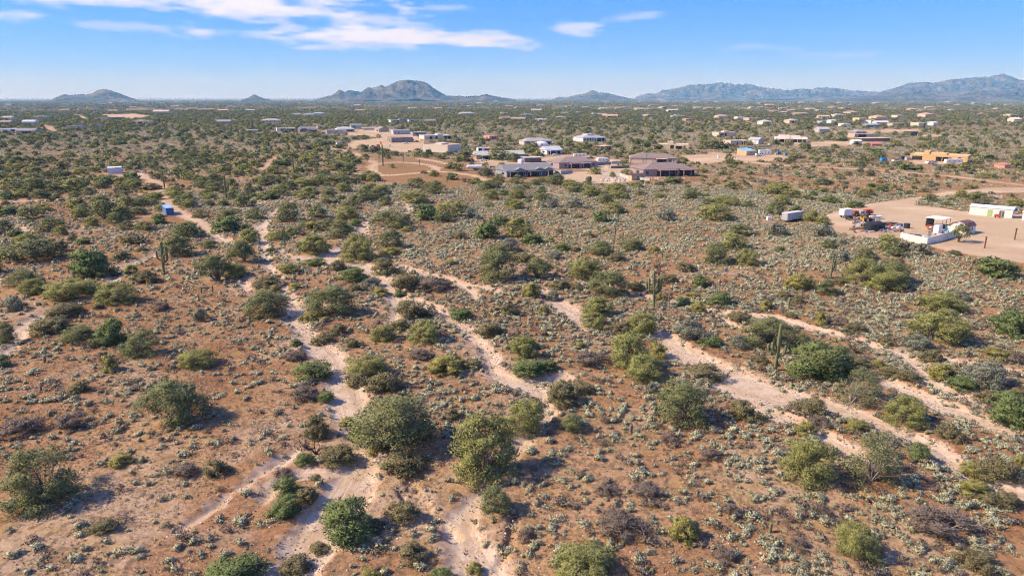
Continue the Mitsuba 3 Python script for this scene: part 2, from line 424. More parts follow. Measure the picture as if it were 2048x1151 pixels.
def mountain(key, label, prof, D, depth, rough, seed, crag=.55, step=22.0):
    pts = np.array([[float(q) for q in t.split(',')] for t in prof.split()])
    d = np.array([ray(*q) for q in pts])
    ux, hz = d[:, 0] / d[:, 1] * D, CAM_H + d[:, 2] / d[:, 1] * D
    u0, u1 = ux.min(), ux.max()
    nu, nv = int((u1 - u0) / step) + 2, int(2 * depth / step / 1.4) + 2
    U, Vv = np.meshgrid(np.linspace(u0, u1, nu), np.linspace(-1, 1, nv))
    H = np.interp(U, ux, hz)
    q = np.stack([U / 420, Vv * depth / 420, U * 0], -1)
    ridge = 1 - np.abs(2 * meshkit.fbm(q, 5, seed) - 1)
    fine = meshkit.fbm(q * 4.5, 4, seed + 9) - .5
    wob = (meshkit.fbm(np.stack([U / 900, U * 0, U * 0], -1), 3, seed + 4) - .5) * .5
    g = np.clip(1 - np.abs(Vv - wob * .6) ** 1.15, 0, 1)
    Z = np.maximum(H - 4, 0) * (g + rough * (ridge - .72) * (1 - np.abs(Vv)) ** .5 * np.clip(4 * (1 - g), .08, 1) + rough * crag * fine * np.clip(g * 3, 0, 1) * np.clip(3 * (1 - g), .12, 1)) - 3
    Z *= np.clip((U - u0) / (4 * step), 0, 1) * np.clip((u1 - U) / (4 * step), 0, 1)
    Vtx = np.stack([U * (1 + Vv * depth / D), D + Vv * depth, np.maximum(Z, -2)], -1).reshape(-1, 3)
    i, j = np.meshgrid(np.arange(nv - 1), np.arange(nu - 1), indexing='ij')
    a = i * nu + j
    f = np.stack([a, a + 1, a + nu + 1, a + nu], -1).reshape(-1, 4)
    scene[key] = mikit.ply((Vtx, f), 'rock', smooth=True)
    tag(key, label, kind='structure')


mountain('hill', 'low brown double humped hill alone on the flat horizon', '96,199 105,196 118,191 128,187 140,189 160,187 172,188 185,185 195,179 208,177 222,180 240,186 255,192 270,197 280,199', 9000, 900, .55, 3, step=16)
mountain('butte', 'tiny pointed dark butte beside the great rocky mountain', '478,199 487,197 497,194 505,189 509,187 516,191 525,195 535,197 545,199', 9000, 260, .5, 5, step=12)
mountain('mountain', 'steep craggy grey blue mountain standing alone on the horizon', '622,199 638,196 652,192 662,190 675,181 680,179 690,184 696,180 708,181 723,183 730,177 737,174 744,176 764,170 769,174 775,172 782,167 800,161 812,160 833,161 849,164 856,167 868,177 881,185 891,190 906,191 930,192 957,191 972,188 982,190 998,193 1020,196 1035,199', 10000, 1500, 1.0, 11, crag=.55, step=13)
mountain('pointed_hill', 'dark blue pointed hill between the craggy mountain and long range', '1100,198 1118,193 1130,194 1153,189 1169,186 1185,179 1197,184 1215,185 1230,189 1246,193 1262,196 1275,198', 13000, 1000, .5, 17, step=24)
mountain('mountain_range', 'long hazy blue mountain range beyond the plain', '1262,198 1271,193 1285,189 1297,186 1310,187 1327,180 1358,175 1379,171 1409,168 1445,166 1466,169 1480,170 1496,168 1517,173 1542,177 1578,181 1604,177 1622,179 1640,175 1670,176 1706,181 1742,183 1775,185 1820,190 1880,197', 17000, 2600, .9, 23, crag=.7, step=36)
mountain('high_mountain', 'highest pale mountain with a sharp peak behind bare foothills', '1700,196 1757,184 1788,176 1819,165 1855,164 1865,166 1901,159 1942,155 1978,152 1993,149 2007,146 2024,153 2039,159 2100,164 2200,176 2320,192 2360,197', 15000, 2600, .5, 29, crag=.7, step=34)
mountain('foothills', 'bare pale rocky foothills below the sharp peak', '1640,198 1700,194 1750,190 1790,186 1830,182 1870,185 1900,186 1935,182 1960,179 1990,181 2015,177 2048,175 2100,180 2160,186 2230,196', 11000, 1300, .8, 31, step=22)

scene['haze_air'] = {'type': 'homogeneous', 'albedo': {'type': 'rgb', 'value': [.97, .98, .99]}, 'sigma_t': {'type': 'rgb', 'value': [1.4e-5, 3.4e-5, 5.6e-5]}, 'phase': {'type': 'isotropic'}}
scene['haze'] = {'type': 'cube', 'to_world': T(np.array([[46500.0, 0, 0, 0], [0, 46500.0, 0, 0], [0, 0, 600, 597], [0, 0, 0, 1]])), 'bsdf': {'type': 'null'}, 'interior': {'type': 'ref', 'id': 'haze_air'}}
tag('haze', 'thin blue haze over the far plain and mountains', kind='stuff')

# ------------------------------------------------------------------ foliage
def leaf_mat(name, dark, light, tint, k=.16):
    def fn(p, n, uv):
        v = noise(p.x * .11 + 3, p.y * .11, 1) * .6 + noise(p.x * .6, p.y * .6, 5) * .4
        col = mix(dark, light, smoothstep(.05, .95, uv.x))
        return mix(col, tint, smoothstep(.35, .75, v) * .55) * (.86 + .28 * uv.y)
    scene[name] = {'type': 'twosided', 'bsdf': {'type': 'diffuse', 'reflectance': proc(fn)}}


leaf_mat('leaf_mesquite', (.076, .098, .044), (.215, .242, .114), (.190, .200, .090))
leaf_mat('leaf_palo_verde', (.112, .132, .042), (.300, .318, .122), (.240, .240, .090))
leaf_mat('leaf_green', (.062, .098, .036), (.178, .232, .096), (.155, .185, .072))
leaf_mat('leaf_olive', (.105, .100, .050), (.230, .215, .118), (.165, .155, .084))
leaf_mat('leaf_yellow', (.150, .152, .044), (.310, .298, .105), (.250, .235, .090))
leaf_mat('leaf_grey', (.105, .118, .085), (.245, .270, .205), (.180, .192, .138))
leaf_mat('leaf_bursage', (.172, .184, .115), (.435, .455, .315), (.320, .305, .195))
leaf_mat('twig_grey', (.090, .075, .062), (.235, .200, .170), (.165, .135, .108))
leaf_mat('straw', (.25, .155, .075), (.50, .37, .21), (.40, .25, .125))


def leaves(r, n, centres, radii, size, up=.25, out=.6, long=1.7, hollow=.45):
    """n leaf-spray triangles in the shells of clumps: vertices, faces, uv, shading normals that follow the clumps."""
    w = radii ** 2
    k = r.choice(len(centres), n, p=w / w.sum())
    d = r.normal(size=(n, 3)); d /= np.linalg.norm(d, axis=1, keepdims=True)
    rr = (hollow + (1 - hollow) * r.random(n) ** .6) * (1 + .30 * r.normal(size=n).clip(-1, 2.0) * (r.random(n) < .42))
    c = centres[k] + d * (radii[k] * rr)[:, None] * np.array([1, 1, .85])
    t = d * out + np.array([0, 0, up]) + r.normal(size=(n, 3)) * .55
    t /= np.linalg.norm(t, axis=1, keepdims=True)
    s = np.cross(t, r.normal(size=(n, 3))); s /= np.linalg.norm(s, axis=1, keepdims=True) + 1e-9
    z = size * r.uniform(.6, 1.35, n)[:, None]
    v = np.stack([c - s * z * .5 - t * z * long * .4, c + s * z * .5 - t * z * long * .4, c + t * z * long * .6], 1)
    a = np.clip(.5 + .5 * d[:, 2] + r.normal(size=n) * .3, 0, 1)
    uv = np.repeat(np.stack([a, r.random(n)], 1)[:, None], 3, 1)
    mid = np.array([*centres[:, :2].mean(0), np.percentile(centres[:, 2], 25)])
    o = c - mid; o /= np.linalg.norm(o, axis=1, keepdims=True) + 1e-9
    nn = o * .55 + d * .55 + r.normal(size=(n, 3)) * .42 + [0, 0, .28]
    nn /= np.linalg.norm(nn, axis=1, keepdims=True)
    nn = np.repeat(nn[:, None], 3, 1)
    keep = v[:, :, 2].min(1) > -.05
    v, uv, nn = v[keep], uv[keep], nn[keep]
    return v.reshape(-1, 3), np.arange(len(v) * 3).reshape(-1, 3), uv.reshape(-1, 2), nn.reshape(-1, 3)


def leaf_shape(v, f, uv, nn, mat):
    return {'type': 'ply', 'filename': meshkit.write_ply((v, f), False, uv, None, normals=nn), 'face_normals': False, 'bsdf': {'type': 'ref', 'id': mat}}


def dome(r, n, W, H, low=.0, fat=1.0):
    """Clump centres and radii filling an uneven dome W wide and H high, down to the ground."""
    c, q = [], []
    ph = r.uniform(0, 6.28, 3)
    off = r.uniform(-.17, .17, 2) * W
    for i in range(n):
        a, e = r.uniform(0, 6.283), r.random() ** .85
        k = .88 + .10 * math.sin(a + ph[0]) + .09 * math.sin(2 * a + ph[1]) + .07 * math.sin(3 * a + ph[2])
        z = low + (1 - low) * e
        env = math.sqrt(max(0, 1 - max(0, (z - .22) / .80) ** 3.2)) * (.82 + .18 * min(1, z / .3))
        rad = r.uniform(.06, .17) * fat
        rho = max(0, env * k * r.uniform(.25, 1.12) ** .5 - rad * .9)
        c.append([math.cos(a) * rho * W / 2 + off[0] * z, math.sin(a) * rho * W / 2 + off[1] * z, max(rad * .5, z * r.uniform(.92, 1.05) - rad * .8) * H])
        q.append(rad * (W * .55 + H * .45))
    return np.array(c), np.array(q)


def limbs(r, centres, base_r, n_stem, H, sides=5):
    mb = MB()
    stems = [r.uniform(-1, 1, 2) * base_r * 1.5 for _ in range(n_stem)]
    for i, c in enumerate(centres):
        b = stems[i % n_stem]
        p0 = np.array([b[0], b[1], -.25])
        mid = np.array([c[0] * .35 + b[0], c[1] * .35 + b[1], c[2] * .5]) + r.normal(size=3) * .12 * H * .4
        rr = base_r * r.uniform(.45, .9)
        mb.tube([p0, p0 * .6 + mid * .4 + [0, 0, .1], mid, np.asarray(c) * 1.03], [rr, rr * .8, rr * .45, rr * .12], (.5, .5, .5), sides)
    v, f, _ = mb.arrays()
    return v, f


PROTO = {}                                        # kind -> level -> list of (shapegroup, width, height)


def proto(kind, level, W, H, **parts):
    name = f'shape_{kind}_{level}_{len(PROTO.setdefault(kind, {}).setdefault(level, []))}'
    scene[name] = {'type': 'shapegroup', **parts}
    PROTO[kind][level].append((name, W, H))


def tree_proto(kind, mat, r, W, H, n_clump, style):
    W0, H0 = W, H
    c, q = dome(r, n_clump, W, H, **{k: style[k] for k in ('low', 'fat') if k in style})
    if style.get('gap'):
        k = r.random(n_clump) > style['gap']
        c, q = c[k], q[k]
    for level, n, size in (('near', style['n'], style['size']), ('mid', style['n'] // 5, style['size'] * 2.05), ('far', style['n'] // 26, style['size'] * 4.4)):
        W, H = W0, H0
        v, f, uv, nn = leaves(r, n, c, q, size, style.get('up', .25), style.get('out', .6), style.get('long', 1.7), style.get('hollow', .45))
        if level == 'near': shift = np.array([*np.percentile(v[:, :2], (.8, 99.2), axis=0).mean(0), 0])
        v = v - shift
        W, H = np.ptp(np.percentile(v[:, :2], (.8, 99.2), axis=0), axis=0).mean(), np.percentile(v[:, 2], 99.6)
        if level == 'near' and style.get('wood', True):
            tv, tf = limbs(r, c[:: 2], W0 * style.get('stem', .016), style.get('stems', 3), H)
            proto(kind, level, W, H, trunk=mikit.ply((tv - shift, tf), style.get('bark', 'bark'), smooth=True), crown=leaf_shape(v, f, uv, nn, mat))
        elif level == 'mid' and style.get('wood', True):
            tv, tf = limbs(r, c[:: 5], W0 * style.get('stem', .016), 2, H, 3)
            proto(kind, level, W, H, trunk=mikit.ply((tv - shift, tf), style.get('bark', 'bark'), smooth=True), crown=leaf_shape(v, f, uv, nn, mat))
        else:
            proto(kind, level, W, H, crown=leaf_shape(v, f, uv, nn, mat))


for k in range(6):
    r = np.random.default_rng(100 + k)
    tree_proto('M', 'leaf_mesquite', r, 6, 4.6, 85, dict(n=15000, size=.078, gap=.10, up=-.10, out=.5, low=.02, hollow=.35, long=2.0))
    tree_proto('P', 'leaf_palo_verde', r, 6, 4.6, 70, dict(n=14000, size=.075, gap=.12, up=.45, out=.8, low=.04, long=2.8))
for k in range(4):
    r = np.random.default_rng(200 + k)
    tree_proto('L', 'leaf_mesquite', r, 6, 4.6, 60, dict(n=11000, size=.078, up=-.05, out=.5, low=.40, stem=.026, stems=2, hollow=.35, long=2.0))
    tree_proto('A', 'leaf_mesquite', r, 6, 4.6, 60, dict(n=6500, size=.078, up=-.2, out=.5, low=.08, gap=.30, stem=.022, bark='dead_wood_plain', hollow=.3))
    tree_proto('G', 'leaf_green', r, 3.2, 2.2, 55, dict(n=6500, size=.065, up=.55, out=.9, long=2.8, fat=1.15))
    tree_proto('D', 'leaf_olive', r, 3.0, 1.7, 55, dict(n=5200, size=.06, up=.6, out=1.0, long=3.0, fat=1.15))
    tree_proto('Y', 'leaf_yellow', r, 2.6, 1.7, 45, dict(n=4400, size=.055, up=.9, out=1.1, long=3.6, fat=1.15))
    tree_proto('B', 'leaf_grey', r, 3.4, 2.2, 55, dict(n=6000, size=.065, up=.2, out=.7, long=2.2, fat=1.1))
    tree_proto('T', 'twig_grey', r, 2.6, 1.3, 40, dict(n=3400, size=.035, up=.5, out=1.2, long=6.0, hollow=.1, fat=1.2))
matte('dead_wood_plain', (.27, .235, .205))


def bursage(r, W, H, n, size):
    m = r.integers(4, 9)
    c = np.column_stack([r.normal(size=(m, 2)) * W * .20, r.uniform(.25, .55, m) * H])
    return leaves(r, n, c, r.uniform(.22, .36, m) * W * .8, size, .6, .9, 1.6, .5)


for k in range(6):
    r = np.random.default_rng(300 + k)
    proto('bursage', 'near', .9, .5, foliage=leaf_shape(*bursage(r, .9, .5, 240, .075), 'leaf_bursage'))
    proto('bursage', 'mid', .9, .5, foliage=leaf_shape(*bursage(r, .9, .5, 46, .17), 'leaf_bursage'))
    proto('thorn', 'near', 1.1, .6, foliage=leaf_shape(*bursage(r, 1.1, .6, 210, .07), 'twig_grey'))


def patch(r, n, side, maker, mat, size0, size1):
    vs, us, ns = [], [], []
    for _ in range(n):
        v, f, uv, nn = maker(r)
        v = v * r.uniform(size0, size1) + np.array([*(r.uniform(-.5, .5, 2) * side), 0])
        vs.append(v); us.append(uv); ns.append(nn)
    v = np.vstack(vs)
    return leaf_shape(v, np.arange(len(v)).reshape(-1, 3), np.vstack(us), np.vstack(ns), mat)


for k in range(4):
    r = np.random.default_rng(400 + k)
    proto('scrub_patch', 'far', 14, .5, foliage=patch(r, 16, 14, lambda r: bursage(r, 1.3, .6, 13, .42), 'leaf_bursage', .6, 1.2))
    proto('straw_patch', 'near', 5, .2, foliage=patch(r, 34, 5, lambda r: leaves(r, 9, np.array([[0, 0, .03]]), np.array([.12]), .035, 1.2, .9, 4.5, .2), 'straw', .5, 1.5))
    proto('litter_patch', 'near', 5, .2, foliage=patch(r, 26, 5, lambda r: leaves(r, 10, np.array([[0, 0, .04]]), np.array([.14]), .05, .4, .8, 2.4, .2), 'twig_grey', .4, 1.3))
    c = np.column_stack([r.uniform(-25, 25, (22, 2)), r.uniform(.8, 1.8, 22)])
    proto('wood_patch', 'far', 50, 4, crown=leaf_shape(*leaves(r, 22 * 14, c, r.uniform(1.4, 2.7, 22), 1.6, .1, .4, 1.3, .5), 'leaf_mesquite'))
    proto('wood_patch2', 'far', 50, 4, crown=leaf_shape(*leaves(r, 22 * 12, c, r.uniform(1.2, 2.3, 22), 1.5, .1, .4, 1.3, .5), 'leaf_olive'))


def stones(r, n, side):
    mb = MB()
    for _ in range(n):
        m = trimesh.creation.icosahedron()
        m.vertices *= r.uniform(.7, 1.25, (12, 1)) * r.uniform(.6, 1.2, 3)
        s = .035 + .10 * r.random() ** 2.5
        q = r.uniform(-.5, .5, 2) * side
        mb.add(m.vertices * s + [q[0], q[1], s * .35], m.faces, np.array(((.42, .36, .30), (.30, .25, .21), (.50, .45, .40), (.24, .16, .11))[r.integers(4)]) * r.uniform(.8, 1.15))
    v, f, c = mb.arrays()
    return mikit.ply((v, f), 'paint', color=c)


for k in range(4):
    proto('stone_patch', 'near', 5, .2, pebbles=stones(np.random.default_rng(450 + k), 30, 5))


def put(key, kind, level, x, y, z, w, h, r):
    name, W, H = PROTO[kind][level][r.integers(len(PROTO[kind][level]))]
    q = .30 if kind in ('bursage', 'thorn') else .06
    scene[key] = {'type': 'instance', 'to_world': T(place(x, y, z, r.uniform(0, 6.283), w / W * r.uniform(1 - q, 1 + q), w / W * r.uniform(1 - q, 1 + q), h / H)), 'group': {'type': 'ref', 'id': name}}


NAMES = {'M': ('mesquite_tree', 'dark grey green mesquite tree', 'tree', 'mesquite trees of the desert'), 'P': ('palo_verde_tree', 'yellow green palo verde tree', 'tree', 'palo verde trees of the desert'),
         'L': ('small_tree', 'round small tree with a bare trunk', 'tree', 'small trees with bare trunks'), 'A': ('open_tree', 'thin open tree with pale bare branches', 'tree', 'thin open trees'), 'G': ('green_shrub', 'fresh green shrub', 'shrub', 'fresh green shrubs'),
         'D': ('olive_shrub', 'dull olive brown shrub', 'shrub', 'dull olive shrubs'), 'Y': ('yellow_shrub', 'bright yellow green shrub', 'shrub', 'yellow green shrubs'),
         'B': ('grey_shrub', 'bluish grey green shrub', 'shrub', 'grey green shrubs'), 'T': ('dead_shrub', 'dead grey brown twiggy shrub', 'shrub', 'dead twiggy shrubs')}
PLANTS = '''
M98,1010,135,125 M356,847,112,100 P396,733,68,38 M281,716,75,58 Y223,743,36,36 G470,1168,115,58 G5,733,30,25 T39,866,80,30 T145,857,56,36 T372,951,50,28 D435,950,45,34 D204,1064,55,28 Y243,930,50,26
M63,523,110,52 G188,556,75,62 P146,593,104,38 P232,606,76,44 M357,515,64,50 L427,564,62,56 L482,525,54,48 P472,556,46,34 G453,464,55,34 P500,486,45,32 G319,448,32,22 L208,439,54,42 M60,440,44,30 G16,429,38,18 D89,465,40,16 P122,470,30,20
D268,488,48,24 D117,502,32,24 B34,621,36,32 D130,633,75,28 D101,663,75,26 G219,692,58,56 B401,642,28,28 M8,688,40,50 D198,617,22,12 Y263,549,30,22 D295,566,46,28 D240,520,36,20 T323,621,34,20 Y150,415,40,20 M5,465,40,28 G30,473,26,16
M576,446,46,46 Y633,462,40,24 P695,441,48,32 M680,478,54,42 M774,450,70,34 G711,452,22,16 G854,440,50,36 P906,434,70,34 B940,439,40,26 G972,478,46,40 G1000,452,40,24 D920,478,30,18 P630,508,60,42 P716,520,66,54 M781,499,54,44 Y786,510,46,16
P555,481,38,22 G541,505,24,12 G630,531,40,17 P581,546,40,22 D677,541,32,23 G704,562,54,30 D771,549,56,34 B742,572,38,18 D714,583,32,18 Y762,588,38,13 G800,593,21,14 D818,579,66,36 T868,577,70,20 D831,636,74,40 P850,684,62,46
G922,640,45,26 D980,671,58,32 D535,572,56,22 Y550,582,24,14 M534,634,84,60 M662,634,98,68 Y617,645,36,24 Y651,643,22,12 P768,682,46,36 D797,660,40,24 D646,689,42,26 D675,669,36,22 D709,694,34,20 G594,692,22,16 M1000,567,78,84
Y591,577,26,12 Y901,528,22,10 P1039,475,50,44 G1065,489,44,26 Y1101,486,20,14 B1022,504,36,30 G1127,502,34,18 D1153,503,20,12 G1203,445,34,25 P1228,427,44,24 B1331,443,37,31 P1430,441,68,38 B1097,416,36,24 B1146,416,36,24
Y1210,465,20,12 M1200,513,48,36 D1232,522,34,18 Y1307,505,24,16 B1108,518,36,20 D1046,525,40,22 L1078,557,56,46 P1170,557,66,46 M1216,594,76,58 D1373,543,36,20 M1436,529,54,46 P1467,497,58,34 P1493,530,46,34 G1402,574,32,26
G1438,611,42,30 Y1399,624,38,24 G1367,611,30,22 D1271,580,30,20 Y1386,595,26,13 Y1062,593,38,30 D1117,577,46,18 D1154,580,30,14 B1104,601,32,24 D1018,629,36,26 Y1086,627,22,16 P1197,632,56,42 P1187,660,52,34 P1283,668,58,46
D1235,668,50,28 B1384,683,64,46 P1258,735,72,74 Y1156,695,26,14 G1045,700,54,28 B1480,697,40,30 G1422,692,44,24 Y1320,602,26,20 D1335,563,40,14 D1480,640,50,16
Y1598,579,56,34 M1653,590,42,36 P1721,566,72,52 P1773,580,70,42 G1992,553,72,42 B1679,522,36,26 M1731,520,46,26 P1882,622,76,42 P1872,684,102,70 B1830,699,54,36 D1859,722,40,26 G2023,672,62,54 G1988,646,26,16 M1532,698,98,68
M1603,700,38,36 G1640,756,118,78 Y1642,651,28,30 D1703,664,42,20 T1668,651,30,16 D1718,732,44,20 Y1755,732,26,14 A1716,812,88,80 D1778,752,40,18 D1815,761,44,24 D1775,690,30,16 Y1888,761,56,34 B1968,775,78,62 G1922,777,52,26
Y1990,720,54,28 T2032,727,38,26 D1568,597,30,16 D1596,607,24,18 D1680,568,26,14 Y1532,620,26,22 D1585,701,24,14 D1583,635,22,12 D1522,726,36,16
G630,757,70,38 T591,720,44,22 T610,801,56,32 G650,802,40,22 P735,750,84,46 D716,771,54,34 D770,783,66,42 M785,905,168,126 G712,880,34,22 D634,876,48,46 Y757,907,42,26 Y695,852,34,22 G613,928,40,26 D676,924,70,32 D906,838,26,24
P968,962,120,130 D814,948,84,50 G573,988,48,36 G568,1032,58,42 D614,1003,42,30 G697,1078,110,84 D752,1062,40,24 D806,1040,64,42 M992,1032,68,64 D825,1121,56,42 D638,1104,40,22 D590,1150,66,38 Y737,1160,48,26 G885,1160,44,26
Y950,1148,34,26 D631,962,26,16 T567,955,40,14 Y895,745,76,40 D945,733,40,16 T840,716,46,18 P1048,718,52,50 G1062,746,78,30 G1096,740,36,24 D1125,812,70,54 D1165,786,54,26 P1045,865,88,70 M1143,864,50,42 P1291,760,80,54
T1182,731,62,32 Y1317,714,46,30 D1408,760,76,38 M1362,850,108,96 D1490,840,62,40 B1300,785,24,20 T1420,919,40,24 P1160,1168,125,84 Y1367,1081,62,50 T1245,1068,100,40 T1215,990,48,24 T1295,992,60,26 T1450,1125,48,30 T1052,1080,36,24
T1466,1030,40,26 T1340,882,40,18 P1810,850,78,60 D1618,829,66,40 T1641,853,50,22 Y1610,873,42,30 P1612,966,104,98 A1740,968,124,120 G1835,919,42,34 Y1705,857,50,24 D1902,880,44,34 G2030,855,95,70 D1980,808,56,26 D2040,795,40,22
D1990,958,70,48 Y1955,958,60,30 Y1945,995,56,36 D1976,1012,42,30 D2012,1014,56,36 Y2041,927,30,20 P1716,1118,86,78 D1945,1135,80,48 T1640,1028,36,24 T1598,1098,40,24 T1880,1072,118,60
M1551,432,35,32 P1621,443,32,25 P1645,450,28,20 B1642,473,40,30 B1555,472,40,30 P1776,501,44,36 D1808,502,28,20 B1840,512,44,28 M1656,497,32,22 B1685,489,18,14 D1909,510,28,12 P1550,388,56,26 P1583,396,40,20
G1661,406,32,16 G1762,383,26,16 D1730,397,26,12 P1645,386,22,12 D1615,400,30,11 G1709,412,36,9
M68,384,72,34 P150,384,46,30 G211,369,36,20 G262,362,36,22 Y264,370,24,11 D243,385,30,18 D301,379,40,14 M358,356,38,24 M411,374,32,24 P350,391,34,22 M361,412,36,24 M432,384,32,22 G465,397,30,18 M499,394,24,26 G37,326,24,16
D69,328,40,16 M328,300,26,16 M368,268,16,14 G13,399,28,18 P22,371,32,18 P480,333,26,18 M396,336,24,18 M535,371,42,24 G566,331,30,16 M579,318,30,16 P627,323,28,20 M675,341,50,22 M678,371,56,26 P607,374,54,20 G700,320,22,15 G714,328,22,14
M726,305,28,19 M731,320,24,14 M774,318,18,12 P784,336,14,10 G858,311,16,15 M926,325,40,28 M916,343,28,20 G899,338,20,16 M998,322,44,28 M1024,325,28,22 M833,377,36,24 M871,389,42,28 P868,353,22,14 G904,360,24,16 T931,364,22,10
P830,407,54,28 P741,384,24,20 M731,404,36,28 M769,412,28,24 G706,407,18,18 M657,394,26,18 P622,386,28,15 P558,386,28,16 G533,399,44,18 M662,407,38,18 M972,384,30,25 P982,399,34,22 G1008,392,22,14 M1000,365,24,20 G754,359,16,10
D848,347,16,8 G1103,365,24,14 P1190,348,32,16 D1177,365,16,14 P1225,354,13,11 P1253,350,24,14 M1250,335,28,17 P1139,372,36,14 P1144,382,24,14 P1179,393,34,24 P1273,375,24,13 D1319,372,24,12 G1342,367,28,14 M1385,395,34,20 P1319,395,26,10
P1169,299,32,18 M1198,302,24,12 G1233,296,26,12 M1270,304,18,14 G1316,299,20,12 Y1075,314,24,15 M1055,306,28,15 M1001,294,24,11 G1337,322,20,10 M1460,323,22,18 M1428,299,46,22 M1609,299,25,17 B1650,307,26,10 M1740,353,19,17
G1818,339,44,13 M1925,340,20,18 B1881,342,22,13 P1463,375,32,14 D1637,383,20,10 D1653,367,28,10 G1618,357,20,7 P1631,323,15,8 G1520,324,12,6 P2027,332,20,14 P1966,354,28,11 L1920,486,32,42 L1955,411,44,30 L122,350,26,30
'''
PTS = []                                          # every plant that is a thing: kind, x, y, z, width, height


def add_pixels(kinds, q):
    px, py, w, h = q.T
    X = at_many(px, py)
    dist = np.sqrt(X[:, 0] ** 2 + X[:, 1] ** 2 + (CAM_H - X[:, 2]) ** 2)
    m = np.array([np.linalg.norm(ray(*a)) for a in q[:, :2]]) / dist            # pixels per metre
    sin_, cos_ = (CAM_H - X[:, 2]) / dist, np.hypot(X[:, 0], X[:, 1]) / dist
    W, hp = w / m, h / m
    H = np.sqrt(np.maximum(hp ** 2 - (W * sin_ * .85) ** 2, (.36 * W) ** 2)) / cos_ * np.where(np.array(kinds) == 'M', .84, .9)
    X = at_many(px, py - h / 2 + H / 2 * cos_ * m)
    for k, p, a, b in zip(kinds, X, W, H):
        PTS.append((k, p[0], p[1], p[2], a, b))


add_pixels([t[0] for t in PLANTS.split()], np.array([[float(q) for q in t[1:].split(',')] for t in PLANTS.split()]))

# the belt between the named plants and the far plain: random, thicker on the left and along the washes
r = np.random.default_rng(55)
HOUSE_KEEPOUT = []                                # filled below: (x, y, radius)


def scatter(n, r0, r1, a0=-40, a1=40):
    a = np.radians(r.uniform(a0, a1, n))
    d = np.sqrt(r.uniform(r0 * r0, r1 * r1, n))
    return np.column_stack([d * np.sin(a), d * np.cos(a)])


def spaced(P, keep, gap):
    """Drops points nearer than gap to an earlier one."""
    from scipy.spatial import cKDTree
    t = cKDTree(np.vstack([keep, P]) if len(keep) else P)
    n0, dead = len(keep), np.zeros(len(keep) + len(P), bool)
    for i, near in enumerate(t.query_ball_point(P, gap)):
        if any(q < n0 + i and not dead[q] for q in near): dead[n0 + i] = True
    return ~dead[n0:]


# ------------------------------------------------------------------ saguaros
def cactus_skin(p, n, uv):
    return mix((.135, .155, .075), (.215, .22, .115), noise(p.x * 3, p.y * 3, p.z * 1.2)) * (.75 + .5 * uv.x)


scene['cactus_skin'] = {'type': 'diffuse', 'reflectance': proc(cactus_skin)}


def ribbed(pts, rad, ribs=11):
    """A fluted column round a centre line, with a domed tip."""
    p = np.asarray(pts, float)
    n = max(10, int(np.linalg.norm(np.diff(p, axis=0), axis=1).sum() / .22))
    s = np.concatenate([[0], np.cumsum(np.linalg.norm(np.diff(p, axis=0), axis=1))])
    u = np.concatenate([np.linspace(0, s[-1] - rad[-1] * 1.1, n), s[-1] - rad[-1] * 1.1 * np.array([.6, .3, .1, 0])])
    from scipy.interpolate import PchipInterpolator
    c = PchipInterpolator(s, p)(u)
    R = np.interp(u, s, rad)
    R[-4:] = rad[-1] * np.sqrt(np.clip(1 - (1 - np.array([.6, .3, .1, 0])) ** 2, .0, 1))
    R[-1] = .02
    t = np.gradient(c, axis=0); t /= np.linalg.norm(t, axis=1, keepdims=True) + 1e-9
    a = np.cross(t, np.where(np.abs(t[:, 2:]) > .7, [0, 1.0, 0], [0, 0, 1.0])); a /= np.linalg.norm(a, axis=1, keepdims=True) + 1e-9
    b = np.cross(t, a)
    m = ribs * 2
    g = np.arange(m) * 2 * np.pi / m
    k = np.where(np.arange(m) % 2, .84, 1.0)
    v = c[:, None] + R[:, None, None] * k[None, :, None] * (np.cos(g)[None, :, None] * a[:, None] + np.sin(g)[None, :, None] * b[:, None])
    i, j = np.meshgrid(np.arange(len(u) - 1), np.arange(m), indexing='ij')
    f = np.stack([i * m + j, i * m + (j + 1) % m, (i + 1) * m + (j + 1) % m, (i + 1) * m + j], -1).reshape(-1, 4)
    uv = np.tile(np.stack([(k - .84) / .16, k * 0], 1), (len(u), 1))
    return v.reshape(-1, 3), f, uv


